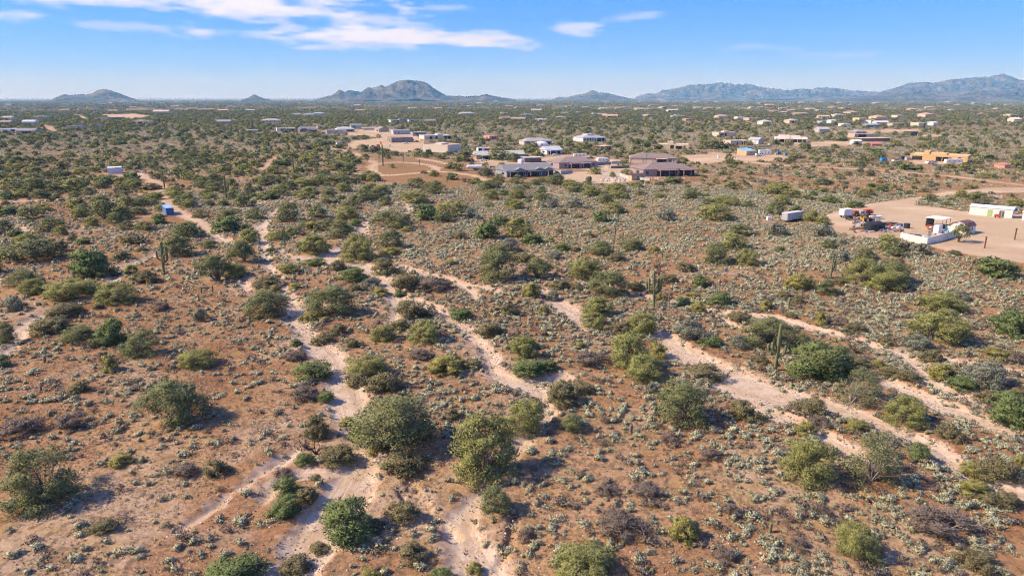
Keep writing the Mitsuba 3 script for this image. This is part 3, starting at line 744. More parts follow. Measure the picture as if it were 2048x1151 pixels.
#      px   py   height px, arms: (bearing deg, joint fraction, reach m, tip fraction)
SAGUAROS = [(1308, 613, 70, [(180, .38, .75, .83), (150, .42, 1.15, .70), (0, .40, .62, .80), (20, .36, 1.05, .82), (300, .5, .5, .66)], 'tallest saguaro of the middle, with five long upright arms'),
            (1550, 740, 92, [(185, .40, .62, .62), (170, .36, .95, .56), (350, .30, .75, .55)], 'tall pole saguaro with three short arms low beside the sandy wash'),
            (328, 548, 64, [(180, .42, .8, .72), (10, .36, .75, .80), (330, .34, .4, .62), (150, .5, .4, .6)], 'four armed saguaro standing before a round mesquite'),
            (570, 492, 38, [(190, .5, .5, .8), (10, .45, .5, .66)], 'two armed saguaro among shrubs beside a forking sandy wash'),
            (1661, 557, 42, [(0, .45, .62, .92)], 'forked saguaro with one thick arm above a dark green tree'),
            (330, 380, 38, [(180, .42, .55, .78)], 'one armed saguaro at the bend of the dirt road'),
            (453, 399, 48, [(180, .35, .6, .6), (0, .32, .7, .7), (40, .4, .45, .55)], 'three armed saguaro far behind the blue container'),
            (301, 333, 28, [(180, .4, .5, .75), (0, .5, .45, .8)], 'thin two armed saguaro behind the white twin containers'),
            (766, 332, 40, [(180, .5, .5, .7), (20, .45, .5, .75)], 'tall saguaro at the rim of the circular dirt track'),
            (758, 318, 24, [(170, .4, .5, .7)], 'shorter saguaro behind the circular dirt track'), (655, 313, 15, [(0, .4, .4, .7)], 'small saguaro in scrub short of the parked white vans'),
            (682, 322, 18, [(0, .5, .4, .8)], 'saguaro with one arm beside a double green shrub'), (666, 322, 12, [(180, .5, .4, .7)], 'stubby saguaro next to a slightly taller armed one'),
            (588, 346, 32, [], 'straight armless saguaro far up the middle wash'), (635, 350, 18, [(180, .4, .5, .8), (0, .4, .5, .9)], 'candelabra shaped small saguaro among dense mesquites'),
            (807, 324, 19, [(170, .5, .4, .8)], 'saguaro on the far rim of the circular dirt track'), (839, 331, 13, [(180, .5, .4, .8)], 'short saguaro inside the circular dirt track'),
            (894, 366, 14, [], 'small dark armless saguaro below the circular dirt track'), (1201, 398, 18, [(0, .5, .4, .8)], 'dark saguaro in a shrub below the tan shed'),
            (1236, 444, 29, [(180, .5, .45, .85), (0, .6, .4, .9)], 'pale two armed saguaro beside a round olive tree'), (1229, 482, 30, [], 'tall armless saguaro column in the pale scrub'),
            (1245, 483, 20, [], 'medium armless saguaro next to a taller column'), (1124, 478, 11, [], 'short saguaro stump between two shrubs'), (1283, 490, 9, [], 'knee high saguaro in pale scrub'),
            (1324, 515, 15, [], 'plump armless saguaro above the dead bare shrub'), (1262, 541, 11, [], 'little saguaro behind a large mesquite'),
            (1577, 619, 17, [], 'stout little saguaro beside small brown shrubs'), (1890, 561, 16, [], 'slim little saguaro in wide pale scrub'),
            (1855, 409, 30, [(180, .3, .6, .75), (0, .35, .6, .6), (60, .3, .5, .5)], 'pale branching saguaro at the corner of the fenced island'),
            (1686, 388, 17, [(180, .5, .5, .8), (0, .5, .5, .9)], 'forked saguaro in open scrub beyond the bare yard'), (1538, 345, 16, [(0, .5, .4, .8)], 'lone saguaro on the pale open flat'),
            (1743, 323, 15, [], 'right one of two thin saguaros before the blue barrel'), (1738, 323, 13, [], 'left one of two thin saguaros before the blue barrel'),
            (138, 546, 13, [], 'short saguaro beside a leafy dark tree'), (70, 545, 9, [], 'tiny saguaro in front of the widest mesquite'), (426, 585, 14, [], 'small saguaro under an open mesquite'), (403, 586, 11, [], 'smaller saguaro of a close pair under an open mesquite'),
            (113, 668, 11, [], 'little saguaro below an olive thicket'), (243, 509, 10, [], 'dark stubby saguaro near a wash'), (538, 692, 12, [], 'small saguaro on the slope above the winding wash'), (850, 473, 10, [], 'small saguaro on red soil'),
            (1540, 1064, 19, [], 'small plump saguaro among bursage at the lower edge')]
for px, py, hp, arms, lab in SAGUAROS:
    x, y, z = at(px, py)
    dist = math.sqrt(x * x + y * y + CAM_H ** 2)
    m = np.linalg.norm(ray(px, py)) / dist
    H = hp / m / (math.hypot(x, y) / dist)
    rr = np.random.default_rng(int(px + py))
    R = max(.21, .034 * H + .06) * (1 if H > 2 else .8)
    key = numbered('saguaro_cactus')
    lean = rr.normal(size=2) * .02 * H
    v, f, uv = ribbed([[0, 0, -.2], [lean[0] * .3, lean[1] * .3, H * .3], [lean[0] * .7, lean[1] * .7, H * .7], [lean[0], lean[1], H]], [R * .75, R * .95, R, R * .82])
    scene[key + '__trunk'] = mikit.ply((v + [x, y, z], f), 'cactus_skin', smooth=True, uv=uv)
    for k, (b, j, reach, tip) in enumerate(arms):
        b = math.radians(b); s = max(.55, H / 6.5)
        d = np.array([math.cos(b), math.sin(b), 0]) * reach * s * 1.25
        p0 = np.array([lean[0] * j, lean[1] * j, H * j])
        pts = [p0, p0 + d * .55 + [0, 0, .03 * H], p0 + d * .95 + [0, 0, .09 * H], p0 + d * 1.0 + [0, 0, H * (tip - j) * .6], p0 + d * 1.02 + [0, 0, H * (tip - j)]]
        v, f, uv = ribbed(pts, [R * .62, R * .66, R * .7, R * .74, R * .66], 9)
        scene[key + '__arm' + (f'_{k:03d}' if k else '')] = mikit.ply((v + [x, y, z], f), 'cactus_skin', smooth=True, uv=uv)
    tag(key, lab, 'cactus', 'saguaro cacti')
for px, py, hp, lab in ((1428, 655, 10, 'stubby dark brown barrel cactus beside a grey green bush'), (1261, 865, 17, 'dark brown barrel cactus alone on bare orange soil'), (1547, 882, 13, 'dark leaning barrel cactus beside a yellow olive bush'),
                        (100, 833, 10, 'small black barrel cactus in front of a dead thicket'), (188, 782, 9, 'tiny dark barrel cactus before the bushy tree'), (82, 780, 9, 'tiny dark barrel cactus in sparse bursage'), (13, 485, 9, 'dark barrel cactus on brown ground by the left washes'), (90, 724, 12, 'black branching stub of cactus on open orange soil')):
    x, y, z = at(px, py)
    m = np.linalg.norm(ray(px, py)) / math.sqrt(x * x + y * y + CAM_H ** 2)
    H = hp / m * 1.1
    key = numbered('barrel_cactus')
    v, f, uv = ribbed([[0, 0, -.1], [.02 * H, 0, H * .5], [.05 * H, .02, H]], [H * .19, H * .22, H * .17], 9)
    scene[key] = mikit.ply((v + [x, y, z], f), 'bark', smooth=True)
    tag(key, lab, 'cactus', 'barrel cacti')

# ------------------------------------------------------------------ dead trees and fallen branches
def dead_tree(key, label, px, py, W, H, seed, n=7, flatten=1.0, mat='dead_wood_plain', cat='dead tree'):
    rr = np.random.default_rng(seed)
    x, y, z = at(px, py)
    mb = MB()

    def grow(p, d, L, R, depth):
        q = p + d * L * .5 + rr.normal(size=3) * L * .08
        e = p + d * L + rr.normal(size=3) * L * .12
        e[2] = max(e[2], .08)
        mb.tube([p, q, e], [R, R * .78, R * .5], (.3, .3, .3), 5)
        if depth:
            for _ in range(rr.integers(2, 4)):
                nd = d + rr.normal(size=3) * .55 * np.array([1, 1, flatten]); nd /= np.linalg.norm(nd)
                grow(q if rr.random() < .35 else e, nd, L * rr.uniform(.5, .8), R * .55, depth - 1)
    for k in range(n):
        a = rr.uniform(0, 6.28)
        d = np.array([math.cos(a) * W / H * .6, math.sin(a) * W / H * .6, .9 * flatten]); d /= np.linalg.norm(d)
        grow(np.array([0, 0, -.05]), d, H * rr.uniform(.35, .6), .05 + .012 * H, 3)
    v, f, _ = mb.arrays()
    scene[key] = mikit.ply((v + [x, y, z], f), mat, smooth=True)
    tag(key, label, cat, 'dead trees and branches')


matte('dark_wood', (.085, .068, .058))
dead_tree(numbered('dead_tree'), 'bare dark dead tree reaching up behind the five armed saguaro', 1318, 553, 2.2, 4.2, 1, 4, mat='dark_wood')
dead_tree(numbered('dead_tree'), 'bare twisted dead tree beside the narrow wash and big green shrub', 1713, 706, 4.5, 3.2, 2, 5, mat='dark_wood')
dead_tree(numbered('dead_tree'), 'black dead stump of branches between two olive shrubs', 632, 908, 2.2, 2.2, 3, 5, mat='dark_wood')
dead_tree(numbered('dead_tree'), 'large collapsed grey dead tree with pale bare limbs', 1880, 1062, 5.5, 3.2, 4, 9)
dead_tree(numbered('fallen_branch'), 'brown heap of fallen branches on the broad sandy wash', 1460, 741, 2.6, .5, 5, 5, .25, cat='branch', mat='dark_wood')
dead_tree(numbered('fallen_branch'), 'white fallen branches beside the far right wash', 1950, 900, 2.4, .8, 6, 4, .3, cat='branch')
dead_tree(numbered('fallen_branch'), 'pale fallen branch lying by the dark bushes below the scrubby tree', 1230, 672, 1.8, .7, 7, 3, .4, cat='branch')
dead_tree(numbered('fallen_branch'), 'grey driftwood limbs at the sandy edge below the tall three armed saguaro', 1620, 772, 3.0, .6, 8, 5, .3, cat='branch', mat='dark_wood')
dead_tree(numbered('fallen_branch'), 'grey dead limbs poking from the dead brush by the winding wash', 620, 770, 1.6, 1.5, 9, 4, .8, cat='branch')

# ------------------------------------------------------------------ houses
def mpp(px, py, p=None):
    x, y, z = at(px, py) if p is None else p
    return math.sqrt(x * x + y * y + (CAM_H - z) ** 2) / np.linalg.norm(ray(px, py))


def facing(px0, px1, pyb, depth, rot):
    """A rotated footprint whose nearest corner is at pyb and whose sides show at px0 and px1: (width, centre x, centre y, ground z)."""
    cx = (px0 + px1) / 2
    p = at(cx, pyb)
    m = mpp(cx, pyb, p)
    a = rot - math.atan2(-p[0], p[1]) * 0
    b = math.atan2(p[0], p[1])                                  # bearing of the house
    t = rot + b                                                # turn of the front against the line of sight
    wid = abs((px1 - px0) * m)
    W = max(2.0, (wid - depth * abs(math.sin(t))) / max(.35, abs(math.cos(t))))
    back = depth / 2 * abs(math.cos(t)) + W / 2 * abs(math.sin(t))
    n = math.hypot(p[0], p[1])
    return W, p[0] * (1 + back / n), p[1] * (1 + back / n), p[2]


GLASS = (.035, .042, .05)


def part(root, name, mb, M, mat='paint'):
    k = f'{root}__{name}'
    key, i = k, 0
    while key in scene:
        i += 1
        key = f'{k}_{i:03d}'
    return mb.build(key, mat, M)


def house(name, label, cat, px0, px1, pyb, depth, hw, roof, wall, top, rot=28, feats='', group=None, simple=False, trim=None):
    """Walls, roof, windows, doors, porch. feats: kind,x0,x1,z0,z1 as shares of the front; W window, G garage or big door, D door, O dark opening, P porch, L window on the side, C chimney or raised block."""
    rot = math.radians(rot)
    W, cx, cy, z = facing(px0, px1, pyb, depth, rot)
    z = min(z, ground_z(cx, cy)) if math.hypot(cx, cy) < 420 else z
    M = place(cx, cy, z, rot)
    HOUSE_KEEPOUT.append((cx, cy, max(W, depth) * .62 + 2))
    key = numbered(name)
    w, d = W / 2, depth / 2
    wall, top = np.array(wall), np.array(top)
    trim = wall * .85 if trim is None else np.array(trim)
    wm, rm = MB(), MB()
    rise = min(W, depth) * .18
    if roof == 'flat':
        t = .22
        wm.box(-w, w, -d, d, -.4, hw - .35, wall)
        wm.box(-w, w, -d, -d + t, hw - .35, hw, wall).box(-w, w, d - t, d, hw - .35, hw, wall).box(-w, -w + t, -d + t, d - t, hw - .35, hw, wall).box(w - t, w, -d + t, d - t, hw - .35, hw, wall)
        rm.box(-w + t + .01, w - t - .01, -d + t + .01, d - t - .01, hw - .34, hw - .28, top)
    else:
        wm.box(-w, w, -d, d, -.4, hw, wall)
        o = .5 if not simple else .25
        if roof == 'gable':
            rm.prism_y([(-d - o, hw - .08), (0, hw + rise), (d + o, hw - .08), (d + o, hw + .07), (0, hw + rise + .17), (-d - o, hw + .07)], -w - o, w + o, top)
            wm.prism_y([(-d, hw), (0, hw + rise - .02), (d, hw)], -w + .001, w - .001, wall)
        elif roof == 'gable_front':
            rm.prism([(-w - o, hw - .08), (0, hw + rise), (w + o, hw - .08), (w + o, hw + .07), (0, hw + rise + .17), (-w - o, hw + .07)], -d - o, d + o, top)
            wm.prism([(-w, hw), (0, hw + rise - .02), (w, hw)], -d + .001, d - .001, wall)
        elif roof == 'shed':
            rm.prism_y([(-d - o, hw + .02), (d + o, hw + rise), (d + o, hw + rise + .15), (-d - o, hw + .17)], -w - o, w + o, top)
            wm.prism_y([(-d, hw), (d, hw), (d, hw + rise - .06)], -w + .001, w - .001, wall)
        elif roof == 'slab':
            rm.box(-w - 1, w + 1, -d - 1, d + 1, hw + .01, hw + .28, top)
        elif roof == 'hip':
            e, q = min(w, d) + o, hw + rise * .85
            x0, y0, r = w + o, d + o, max(0, w - d)
            ry = max(0, d - w)
            p = [(-x0, -y0, hw), (x0, -y0, hw), (x0, y0, hw), (-x0, y0, hw), (-r, -ry, q), (r, -ry, q), (r, ry, q), (-r, ry, q)]
            rm.add(p, [[0, 1, 5, 4], [1, 2, 6, 5], [2, 3, 7, 6], [3, 0, 4, 7], [4, 5, 6, 7], [0, 3, 2, 1]], top)
            rm.box(-x0, x0, -y0, y0, hw - .16, hw - .003, trim)
    part(key, 'wall', wm, M)
    part(key, 'roof', rm, M)
    for f in feats.split():
        a = f.split(',')
        k, (x0, x1, z0, z1) = a[0], [float(q) for q in a[1:5]]
        X0, X1, Z0, Z1 = -w + 2 * w * x0, -w + 2 * w * x1, hw * z0, hw * z1
        if k in 'WGDO':
            c = {'W': GLASS, 'O': (.03, .028, .027), 'G': tuple(trim), 'D': tuple(trim * .5)}[k]
            nm = {'W': 'window', 'G': 'garage_door', 'D': 'door', 'O': 'opening'}[k]
            part(key, nm, MB().box(X0, X1, -d - .05, -d + .02, Z0, Z1, c), M, 'gloss' if k == 'W' else 'paint')
            if k == 'W' and not simple:
                part(key, nm + '_frame', MB().box(X0 - .12, X1 + .12, -d - .09, -d + .015, Z1, Z1 + .14, trim).box(X0 - .12, X1 + .12, -d - .09, -d + .015, Z0 - .14, Z0, trim), M)
        elif k == 'L':                                           # on the sunny left end: shares of the depth
            part(key, 'window', MB().box(-w - .05, -w + .02, -d + depth * x0, -d + depth * x1, Z0, Z1, GLASS), M, 'gloss')
        elif k == 'K':                                           # garage door on the left end
            part(key, 'garage_door', MB().box(-w - .05, -w + .02, -d + depth * x0, -d + depth * x1, Z0, Z1, trim), M)
        elif k == 'P':                                           # porch: slab on posts over dark glazing
            pd = float(a[5]) if len(a) > 5 else 3.0
            part(key, 'porch_opening', MB().box(X0 + .15, X1 - .15, -d - .06, -d + .02, .1, Z1 * .9, (.028, .03, .033)), M, 'gloss')
            part(key, 'porch_roof', MB().box(X0, X1, -d - pd, -d - .003, Z1, Z1 + .35, trim), M)
            n = max(2, int((X1 - X0) / 4.0) + 1)
            for i in range(n):
                xx = X0 + .2 + (X1 - X0 - .7) * i / (n - 1)
                part(key, 'post', MB().box(xx, xx + .38, -d - pd + .1, -d - pd + .48, -.3, Z1 - .003, wall * .95), M)
        elif k == 'F':                                           # a gable across the front
            hg = hw + (X1 - X0) * .19
            part(key, 'gable', MB().prism([(X0, hw - .05), (X1, hw - .05), ((X0 + X1) / 2, hg)], -d - .12, -d * .1, wall * .55), M)
            part(key, 'gable_roof', MB().prism([(X0 - .5, hw - .1), ((X0 + X1) / 2, hg + .02), (X1 + .5, hw - .1), (X1 + .5, hw + .04), ((X0 + X1) / 2, hg + .18), (X0 - .5, hw + .04)], -d - .7, -d * .1, top), M)
        elif k == 'C':
            part(key, 'raised_block', MB().box(X0, X1, -d * .5, d * .5, hw - .3, Z1, wall), M)
        elif k == 'V':                                           # roof vents
            for xx in (X0, X1):
                part(key, 'roof_vent', MB().box(xx, xx + .5, -.3, .3, hw - .1, hw + rise + .6, (.35, .34, .33)), M)
    tag(key, label, cat, group)
    return key, M, W


TAN, CREAM, WHITE, GREY = (.42, .33, .24), (.55, .47, .36), (.74, .73, .71), (.38, .38, .38)
MAUVE, MROOF, CHAR, CROOF = (.30, .215, .20), (.235, .185, .165), (.085, .10, .12), (.22, .225, .235)
SLATE, BLUEG, BROWN, PINK, OSB = (.20, .205, .22), (.30, .36, .42), (.20, .165, .14), (.48, .235, .20), (.50, .345, .175)
HS = [
    # the settlement in the middle
    ('house', 'charcoal grey modern house with low gables and dark porches', 'house', 989, 1108, 355, 15, 3.3, 'gable', (.26, .285, .31), CROOF, 24, 'F,.16,.40,0,0 F,.60,.80,0,0 F,.80,.98,0,0 P,.02,.36,.1,.84,3 P,.44,.70,.1,.80,3.5 W,.37,.43,.25,.75 G,.72,.82,.02,.7 P,.83,1.0,.1,.82,3 L,.2,.4,.35,.7', (.10, .115, .13)),
    ('house', 'long mauve stucco house with brown hip roof behind the charcoal house', 'house', 1092, 1196, 338, 17, 3.6, 'hip', (.31, .245, .25), (.235, .195, .17), 22, 'P,.24,.52,.1,.80,3.2 P,.55,.80,.1,.80,3.2 W,.14,.19,.35,.7 W,.84,.92,.35,.75 L,.5,.7,.3,.7', (.33, .24, .27)),
    ('house', 'rear mauve house with two beige garage doors and brown roof', 'house', 1258, 1352, 327, 16, 3.6, 'hip', (.44, .345, .29), (.22, .18, .155), -9, 'G,.05,.27,.02,.78 G,.32,.54,.02,.78 P,.56,.80,.1,.82,2.5 W,.84,.94,.3,.75', (.60, .47, .38)),
    ('house', 'front mauve house with patio columns and a broad brown hip roof', 'house', 1257, 1388, 354, 18, 3.7, 'hip', (.32, .245, .22), (.225, .18, .16), 14, 'W,.05,.10,.3,.7 P,.26,.62,.1,.86,4 P,.70,1.0,.1,.86,5 W,.63,.69,.2,.8 L,.3,.5,.3,.7 V,.3,.7,0,0', (.26, .17, .155)),
    ('shed', 'tan garden shed with dark brown barrel roof beside the rock heap', 'shed', 1256, 1289, 361, 3.4, 2.6, 'gable', (.46, .37, .24), (.115, .085, .085), 24, 'D,.4,.55,.02,.75', None),
    ('house', 'white and blue manufactured house with a pale metal roof', 'house', 1078, 1124, 309, 12, 3.3, 'gable', (.55, .62, .68), (.46, .49, .52), 26, 'P,.1,.9,.1,.84,2.6 L,.3,.6,.3,.7', (.5, .56, .62)),
    ('house', 'low tan and red flat house behind a wide green tree', 'house', 1187, 1222, 300, 12, 3.2, 'flat', (.46, .30, .235), (.55, .48, .40), 22, 'P,.2,.95,.1,.85,2.5', None),
    ('house', 'long low grey roofed house behind a white dome shelter', 'house', 1037, 1104, 290, 15, 3.4, 'hip', (.45, .41, .37), (.34, .34, .34), 18, 'W,.08,.2,.2,.8 O,.3,.45,.1,.8 W,.55,.65,.3,.7 P,.7,.95,.1,.8,2', None),
    ('house', 'big house under construction with bare grey roof trusses', 'house', 1146, 1210, 284, 20, 4.0, 'hip', (.52, .54, .56), (.34, .34, .36), 22, 'W,.06,.12,.3,.8 W,.18,.24,.3,.8 W,.3,.36,.3,.8 W,.42,.48,.3,.8 P,.55,.98,.1,.85,3 C,.3,.6,0,1.7', (.4, .42, .44)),
    ('house', 'tan stepped pueblo style house with deep dark openings', 'house', 1316, 1376, 298, 17, 3.8, 'flat', (.56, .46, .31), (.46, .40, .32), -12, 'C,.3,.5,0,1.5 O,.4,.52,.05,.8 P,.55,.8,.1,.7,3 W,.1,.16,.35,.7 W,.85,.9,.3,.7', None),
    ('house', 'salmon pink flat roofed house', 'house', 967, 998, 280, 11, 4.2, 'flat', (.56, .27, .225), (.58, .42, .36), 34, 'O,.30,.42,.1,.75 W,.55,.7,.45,.75 L,.3,.5,.4,.7', None),
    ('house', 'low ranch house with pale green roof half hidden by a drooping tree', 'house', 945, 1050, 319, 12, 3.0, 'gable', (.30, .24, .20), (.38, .42, .38), 14, 'P,.1,.5,.1,.85,2.6 W,.6,.68,.3,.7', (.45, .45, .42)),
    ('trailer_house', 'white trailer house with a crimson end wall', 'house', 953, 979, 303, 6, 2.9, 'flat', (.70, .70, .70), (.75, .75, .75), 12, 'O,.1,.35,.15,.8 G,.55,1.0,0,.75', (.40, .03, .05)),
    ('carport', 'open carport with thin grey roof before the mauve house', 'carport', 1044, 1083, 325, 7, 2.9, 'slab', (.14, .12, .11), (.42, .42, .42), 14, '', None),
    # left of the middle
    ('warehouse', 'big beige block building with an unfinished orange timber deck on top', 'building', 846, 924, 305, 22, 5.6, 'flat', (.60, .55, .45), (.50, .26, .12), -24, 'C,.35,.62,0,1.16', None),
    ('house', 'dark brown flat roofed block house beside the dirt lot', 'house', 774, 826, 285, 17, 4.6, 'flat', (.235, .20, .175), (.34, .29, .25), 24, 'D,.08,.13,0,.5 W,.25,.3,.55,.75 W,.55,.6,.55,.75 L,.3,.45,.1,.6', None),
    ('house', 'grey two part block house with two square volumes', 'house', 782, 821, 269, 13, 5.2, 'flat', (.36, .37, .40), (.44, .44, .45), 22, 'W,.1,.15,.3,.6 O,.3,.34,.1,.7', None),
    ('house', 'low dark grey flat house right of the two part block house', 'house', 821, 853, 272, 14, 4.0, 'flat', (.27, .265, .28), (.5, .48, .45), 18, 'W,.2,.4,.4,.7', None),
    ('house', 'pale stepped flat house under construction behind a round tree', 'house', 838, 902, 279, 16, 4.0, 'flat', (.55, .49, .42), (.5, .45, .4), 26, 'O,.2,.3,.1,.7 O,.42,.5,.1,.75 C,.55,.75,0,1.35 P,.7,1,.1,.8,2', None),
    ('house', 'tan house with a front gable by the pale road', 'house', 749, 778, 264, 14, 3.6, 'gable_front', (.42, .345, .28), (.30, .26, .22), 34, 'G,.2,.8,0,.65 L,.2,.5,.2,.7', None),
    ('house', 'pale blue house with a wide hip roof', 'house', 671, 709, 264, 16, 3.8, 'hip', (.56, .60, .62), (.40, .43, .46), 22, 'W,.15,.3,.3,.7 P,.5,.95,.1,.8,3', None),
    ('house', 'blank grey stucco box house', 'house', 654, 688, 268, 12, 4.6, 'flat', (.40, .36, .33), (.45, .43, .40), 16, 'W,.55,.62,.5,.7 D,.45,.52,0,.5 W,.15,.2,.5,.7', None),
    ('house', 'small yellow ochre house', 'house', 633, 652, 258, 11, 4.0, 'flat', (.50, .42, .22), (.4, .35, .28), 24, 'W,.3,.5,.3,.7', None),
    ('house', 'purple brown house with a slate front gable', 'house', 598, 634, 264, 14, 3.5, 'gable', (.26, .19, .20), (.22, .215, .24), 22, 'F,.05,.45,0,0 W,.1,.2,.3,.7 P,.45,.95,.1,.8,3', (.5, .47, .45)),
    ('house', 'white flat house with a bright canopy left of the purple brown one', 'house', 553, 590, 262, 12, 3.8, 'flat', (.56, .54, .50), (.66, .64, .60), 24, 'O,.2,.5,.1,.7 P,.5,1,.1,.75,3', None),
    ('house', 'green roofed house behind the pale blue house', 'house', 700, 724, 257, 12, 4.2, 'gable', (.45, .42, .36), (.16, .24, .20), 20, 'W,.2,.4,.3,.7', None),
    ('carport', 'white flat canopy between two houses', 'canopy', 725, 752, 260, 7, 3.0, 'slab', (.4, .38, .35), (.78, .78, .77), 14, '', None),
    ('house', 'pale house far left with two wings and shrubs around', 'house', 525, 561, 245, 16, 4.0, 'hip', (.50, .47, .42), (.40, .38, .36), 22, 'W,.2,.3,.3,.7 W,.6,.7,.3,.7', None),
    ('house', 'slate roofed house, first of three in a row', 'house', 584, 605, 232, 15, 4.2, 'hip', (.50, .48, .44), (.27, .29, .32), 22, '', None),
    ('house', 'slate roofed house, middle one of three in a row', 'house', 608, 628, 232, 15, 4.2, 'hip', (.52, .50, .48), (.33, .36, .40), 22, '', None),
    ('house', 'blue grey roofed house, last of three in a row', 'house', 627, 650, 230, 16, 4.2, 'hip', (.50, .50, .50), (.36, .43, .50), 22, '', None),
    ('house', 'white and grey flat house of the rear row', 'house', 777, 800, 245, 16, 4.6, 'flat', (.56, .55, .53), (.38, .37, .36), 24, 'O,.5,.9,.1,.8', None),
    ('house', 'dark grey house of the rear row with a white corner', 'house', 796, 816, 243, 14, 4.6, 'flat', (.24, .24, .25), (.4, .4, .4), 24, '', None),
    ('house', 'low dark house of the rear row, closest to the flat white one', 'house', 815, 850, 244, 14, 3.9, 'flat', (.46, .43, .40), (.25, .25, .26), 20, 'O,.1,.3,.1,.8 W,.5,.7,.4,.7', None),
    ('house', 'brown low house of the rear row, half hidden by scrub', 'house', 850, 872, 246, 13, 3.6, 'gable', (.24, .20, .17), (.27, .24, .21), 18, '', None),
    ('house', 'pale grey roofed house alone in scrub far behind the pink house', 'house', 917, 950, 230, 18, 4.2, 'hip', (.52, .50, .48), (.38, .38, .39), 18, '', None),
    ('house', 'small white house alone in scrub', 'house', 1000, 1016, 229, 14, 4.2, 'flat', (.62, .60, .57), (.5, .48, .46), 18, 'O,.4,.8,.1,.8', None),
    # far left
    ('barn', 'pale blue metal barn with a white roof', 'barn', 47, 76, 250, 13, 5.0, 'gable', (.30, .37, .45), (.54, .56, .58), 8, '', None),
    ('house', 'white flat roofed house at the left edge', 'house', -4, 56, 264, 16, 3.8, 'flat', (.66, .66, .65), (.56, .56, .56), 8, 'O,.55,.7,.1,.75 W,.1,.2,.3,.7 W,.8,.88,.3,.7', None),
    ('house', 'brown house with slate roof right of the white edge house', 'house', 37, 79, 267, 14, 3.2, 'gable', (.36, .30, .24), (.25, .25, .27), 6, 'P,.3,.9,.1,.8,2.5', None),
    ('house', 'grey flat house behind two round trees', 'house', 135, 172, 258, 14, 4.4, 'flat', (.33, .30, .28), (.40, .37, .35), 10, 'W,.3,.4,.4,.7 O,.7,.8,.1,.6', None),
    ('house', 'small violet grey house alone in scrub on the left', 'house', 192, 208, 256, 9, 4.0, 'flat', (.36, .33, .37), (.44, .41, .42), 10, 'W,.2,.35,.3,.6 W,.6,.75,.3,.6', None),
    ('house', 'long low ranch house with brown garage wings on the left plain', 'house', 195, 248, 239, 20, 4.0, 'flat', (.34, .255, .20), (.44, .37, .31), 10, 'G,.08,.3,.1,.7 G,.35,.45,.1,.7 O,.5,.95,.1,.75', (.5, .44, .38)),
    ('barn', 'long pale gabled barn standing alone on the left plain', 'barn', 308, 340, 228, 20, 6.5, 'gable', (.42, .34, .26), (.56, .50, .43), 12, '', None),
    ('house', 'distant long tan house above the pale gabled barn', 'house', 289, 306, 215, 22, 6, 'flat', (.46, .36, .27), (.56, .47, .38), 10, '', None),
    ('house', 'slate roofed house between shrubs left of the three house row', 'house', 435, 462, 248, 14, 4.0, 'gable', (.28, .27, .26), (.30, .30, .31), 16, '', None),
    ('shed', 'long white roofed shed on the left plain', 'shed', 494, 515, 264, 7, 2.6, 'slab', (.45, .42, .38), (.60, .60, .60), 12, '', None),
    # the right
    ('house', 'unfinished orange sheathed house with flat roofs and dark openings', 'house', 1826, 1932, 323, 18, 4.2, 'flat', OSB, (.52, .38, .22), -38, 'C,.22,.32,0,1.42 C,.34,.62,0,1.2 O,.04,.22,.05,.68 O,.46,.52,.05,.72 O,.58,.68,.05,.72 P,.45,.70,.1,.72,2.5 W,.84,.89,.55,.75', (.50, .30, .12)),
    ('shed', 'tan workshop with a bright blue edged shed roof', 'workshop', 1474, 1511, 311, 9, 3.0, 'shed', (.52, .36, .22), (.20, .42, .58), 30, 'W,.4,.5,.55,.75 O,.95,.99,0,.8', (.3, .2, .15)),
    ('house', 'large white house with stepped parapets and dark glass front', 'house', 1549, 1612, 285, 18, 4.4, 'flat', (.66, .60, .53), (.62, .57, .50), -16, 'C,.12,.45,0,1.4 C,.5,.8,0,1.3 P,.1,.45,.1,.7,3 P,.52,.98,.1,.7,3', (.62, .56, .50)),
    ('barn', 'grey garage barn with two white doors', 'barn', 1496, 1526, 288, 11, 3.8, 'gable', (.52, .48, .44), (.42, .42, .43), -42, 'G,.12,.3,0,.8 G,.4,.58,0,.8 G,.75,.95,0,.7', (.72, .70, .68)),
    ('house', 'tan flat house joined to the grey garage barn', 'house', 1446, 1496, 290, 14, 3.8, 'flat', (.50, .43, .35), (.45, .40, .34), 12, 'O,.35,.4,.1,.6 P,.62,1,.1,.8,3', None),
    ('house', 'tan stepped house with red brown openings on the rise', 'house', 1424, 1472, 273, 15, 4.2, 'flat', (.54, .43, .33), (.46, .38, .32), 12, 'C,.4,.7,0,1.3 O,.1,.3,.3,.7 O,.35,.45,.1,.8', (.5, .2, .15)),
    ('house', 'very long low tan house with a thin flat overhanging roof', 'house', 1712, 1776, 284, 12, 3.2, 'slab', (.20, .15, .12), (.50, .40, .29), 6, '', None),
    ('house', 'tan flat wing behind the long low tan house', 'house', 1697, 1752, 276, 12, 4.2, 'flat', (.46, .36, .27), (.5, .42, .33), 10, 'O,.15,.5,.1,.8', None),
    ('shed', 'small white shed with blue wall by the long low tan house', 'shed', 1700, 1722, 289, 7, 2.8, 'gable', (.5, .54, .58), (.62, .64, .66), 8, '', None),
    ('house', 'dark slate hip roofed house with dark porch, right plain', 'house', 1698, 1730, 270, 14, 3.8, 'hip', (.26, .24, .24), (.30, .29, .32), 8, 'P,.4,.95,.1,.8,3', None),
    ('barn', 'long grey roofed barn left of the slate house, right plain', 'barn', 1629, 1658, 265, 12, 4.0, 'gable', (.40, .38, .36), (.42, .41, .43), 6, '', None),
    ('shed', 'dark green open shed in the scrub', 'shed', 1808, 1832, 272, 12, 4.5, 'flat', (.07, .085, .065), (.10, .11, .09), 8, '', None),
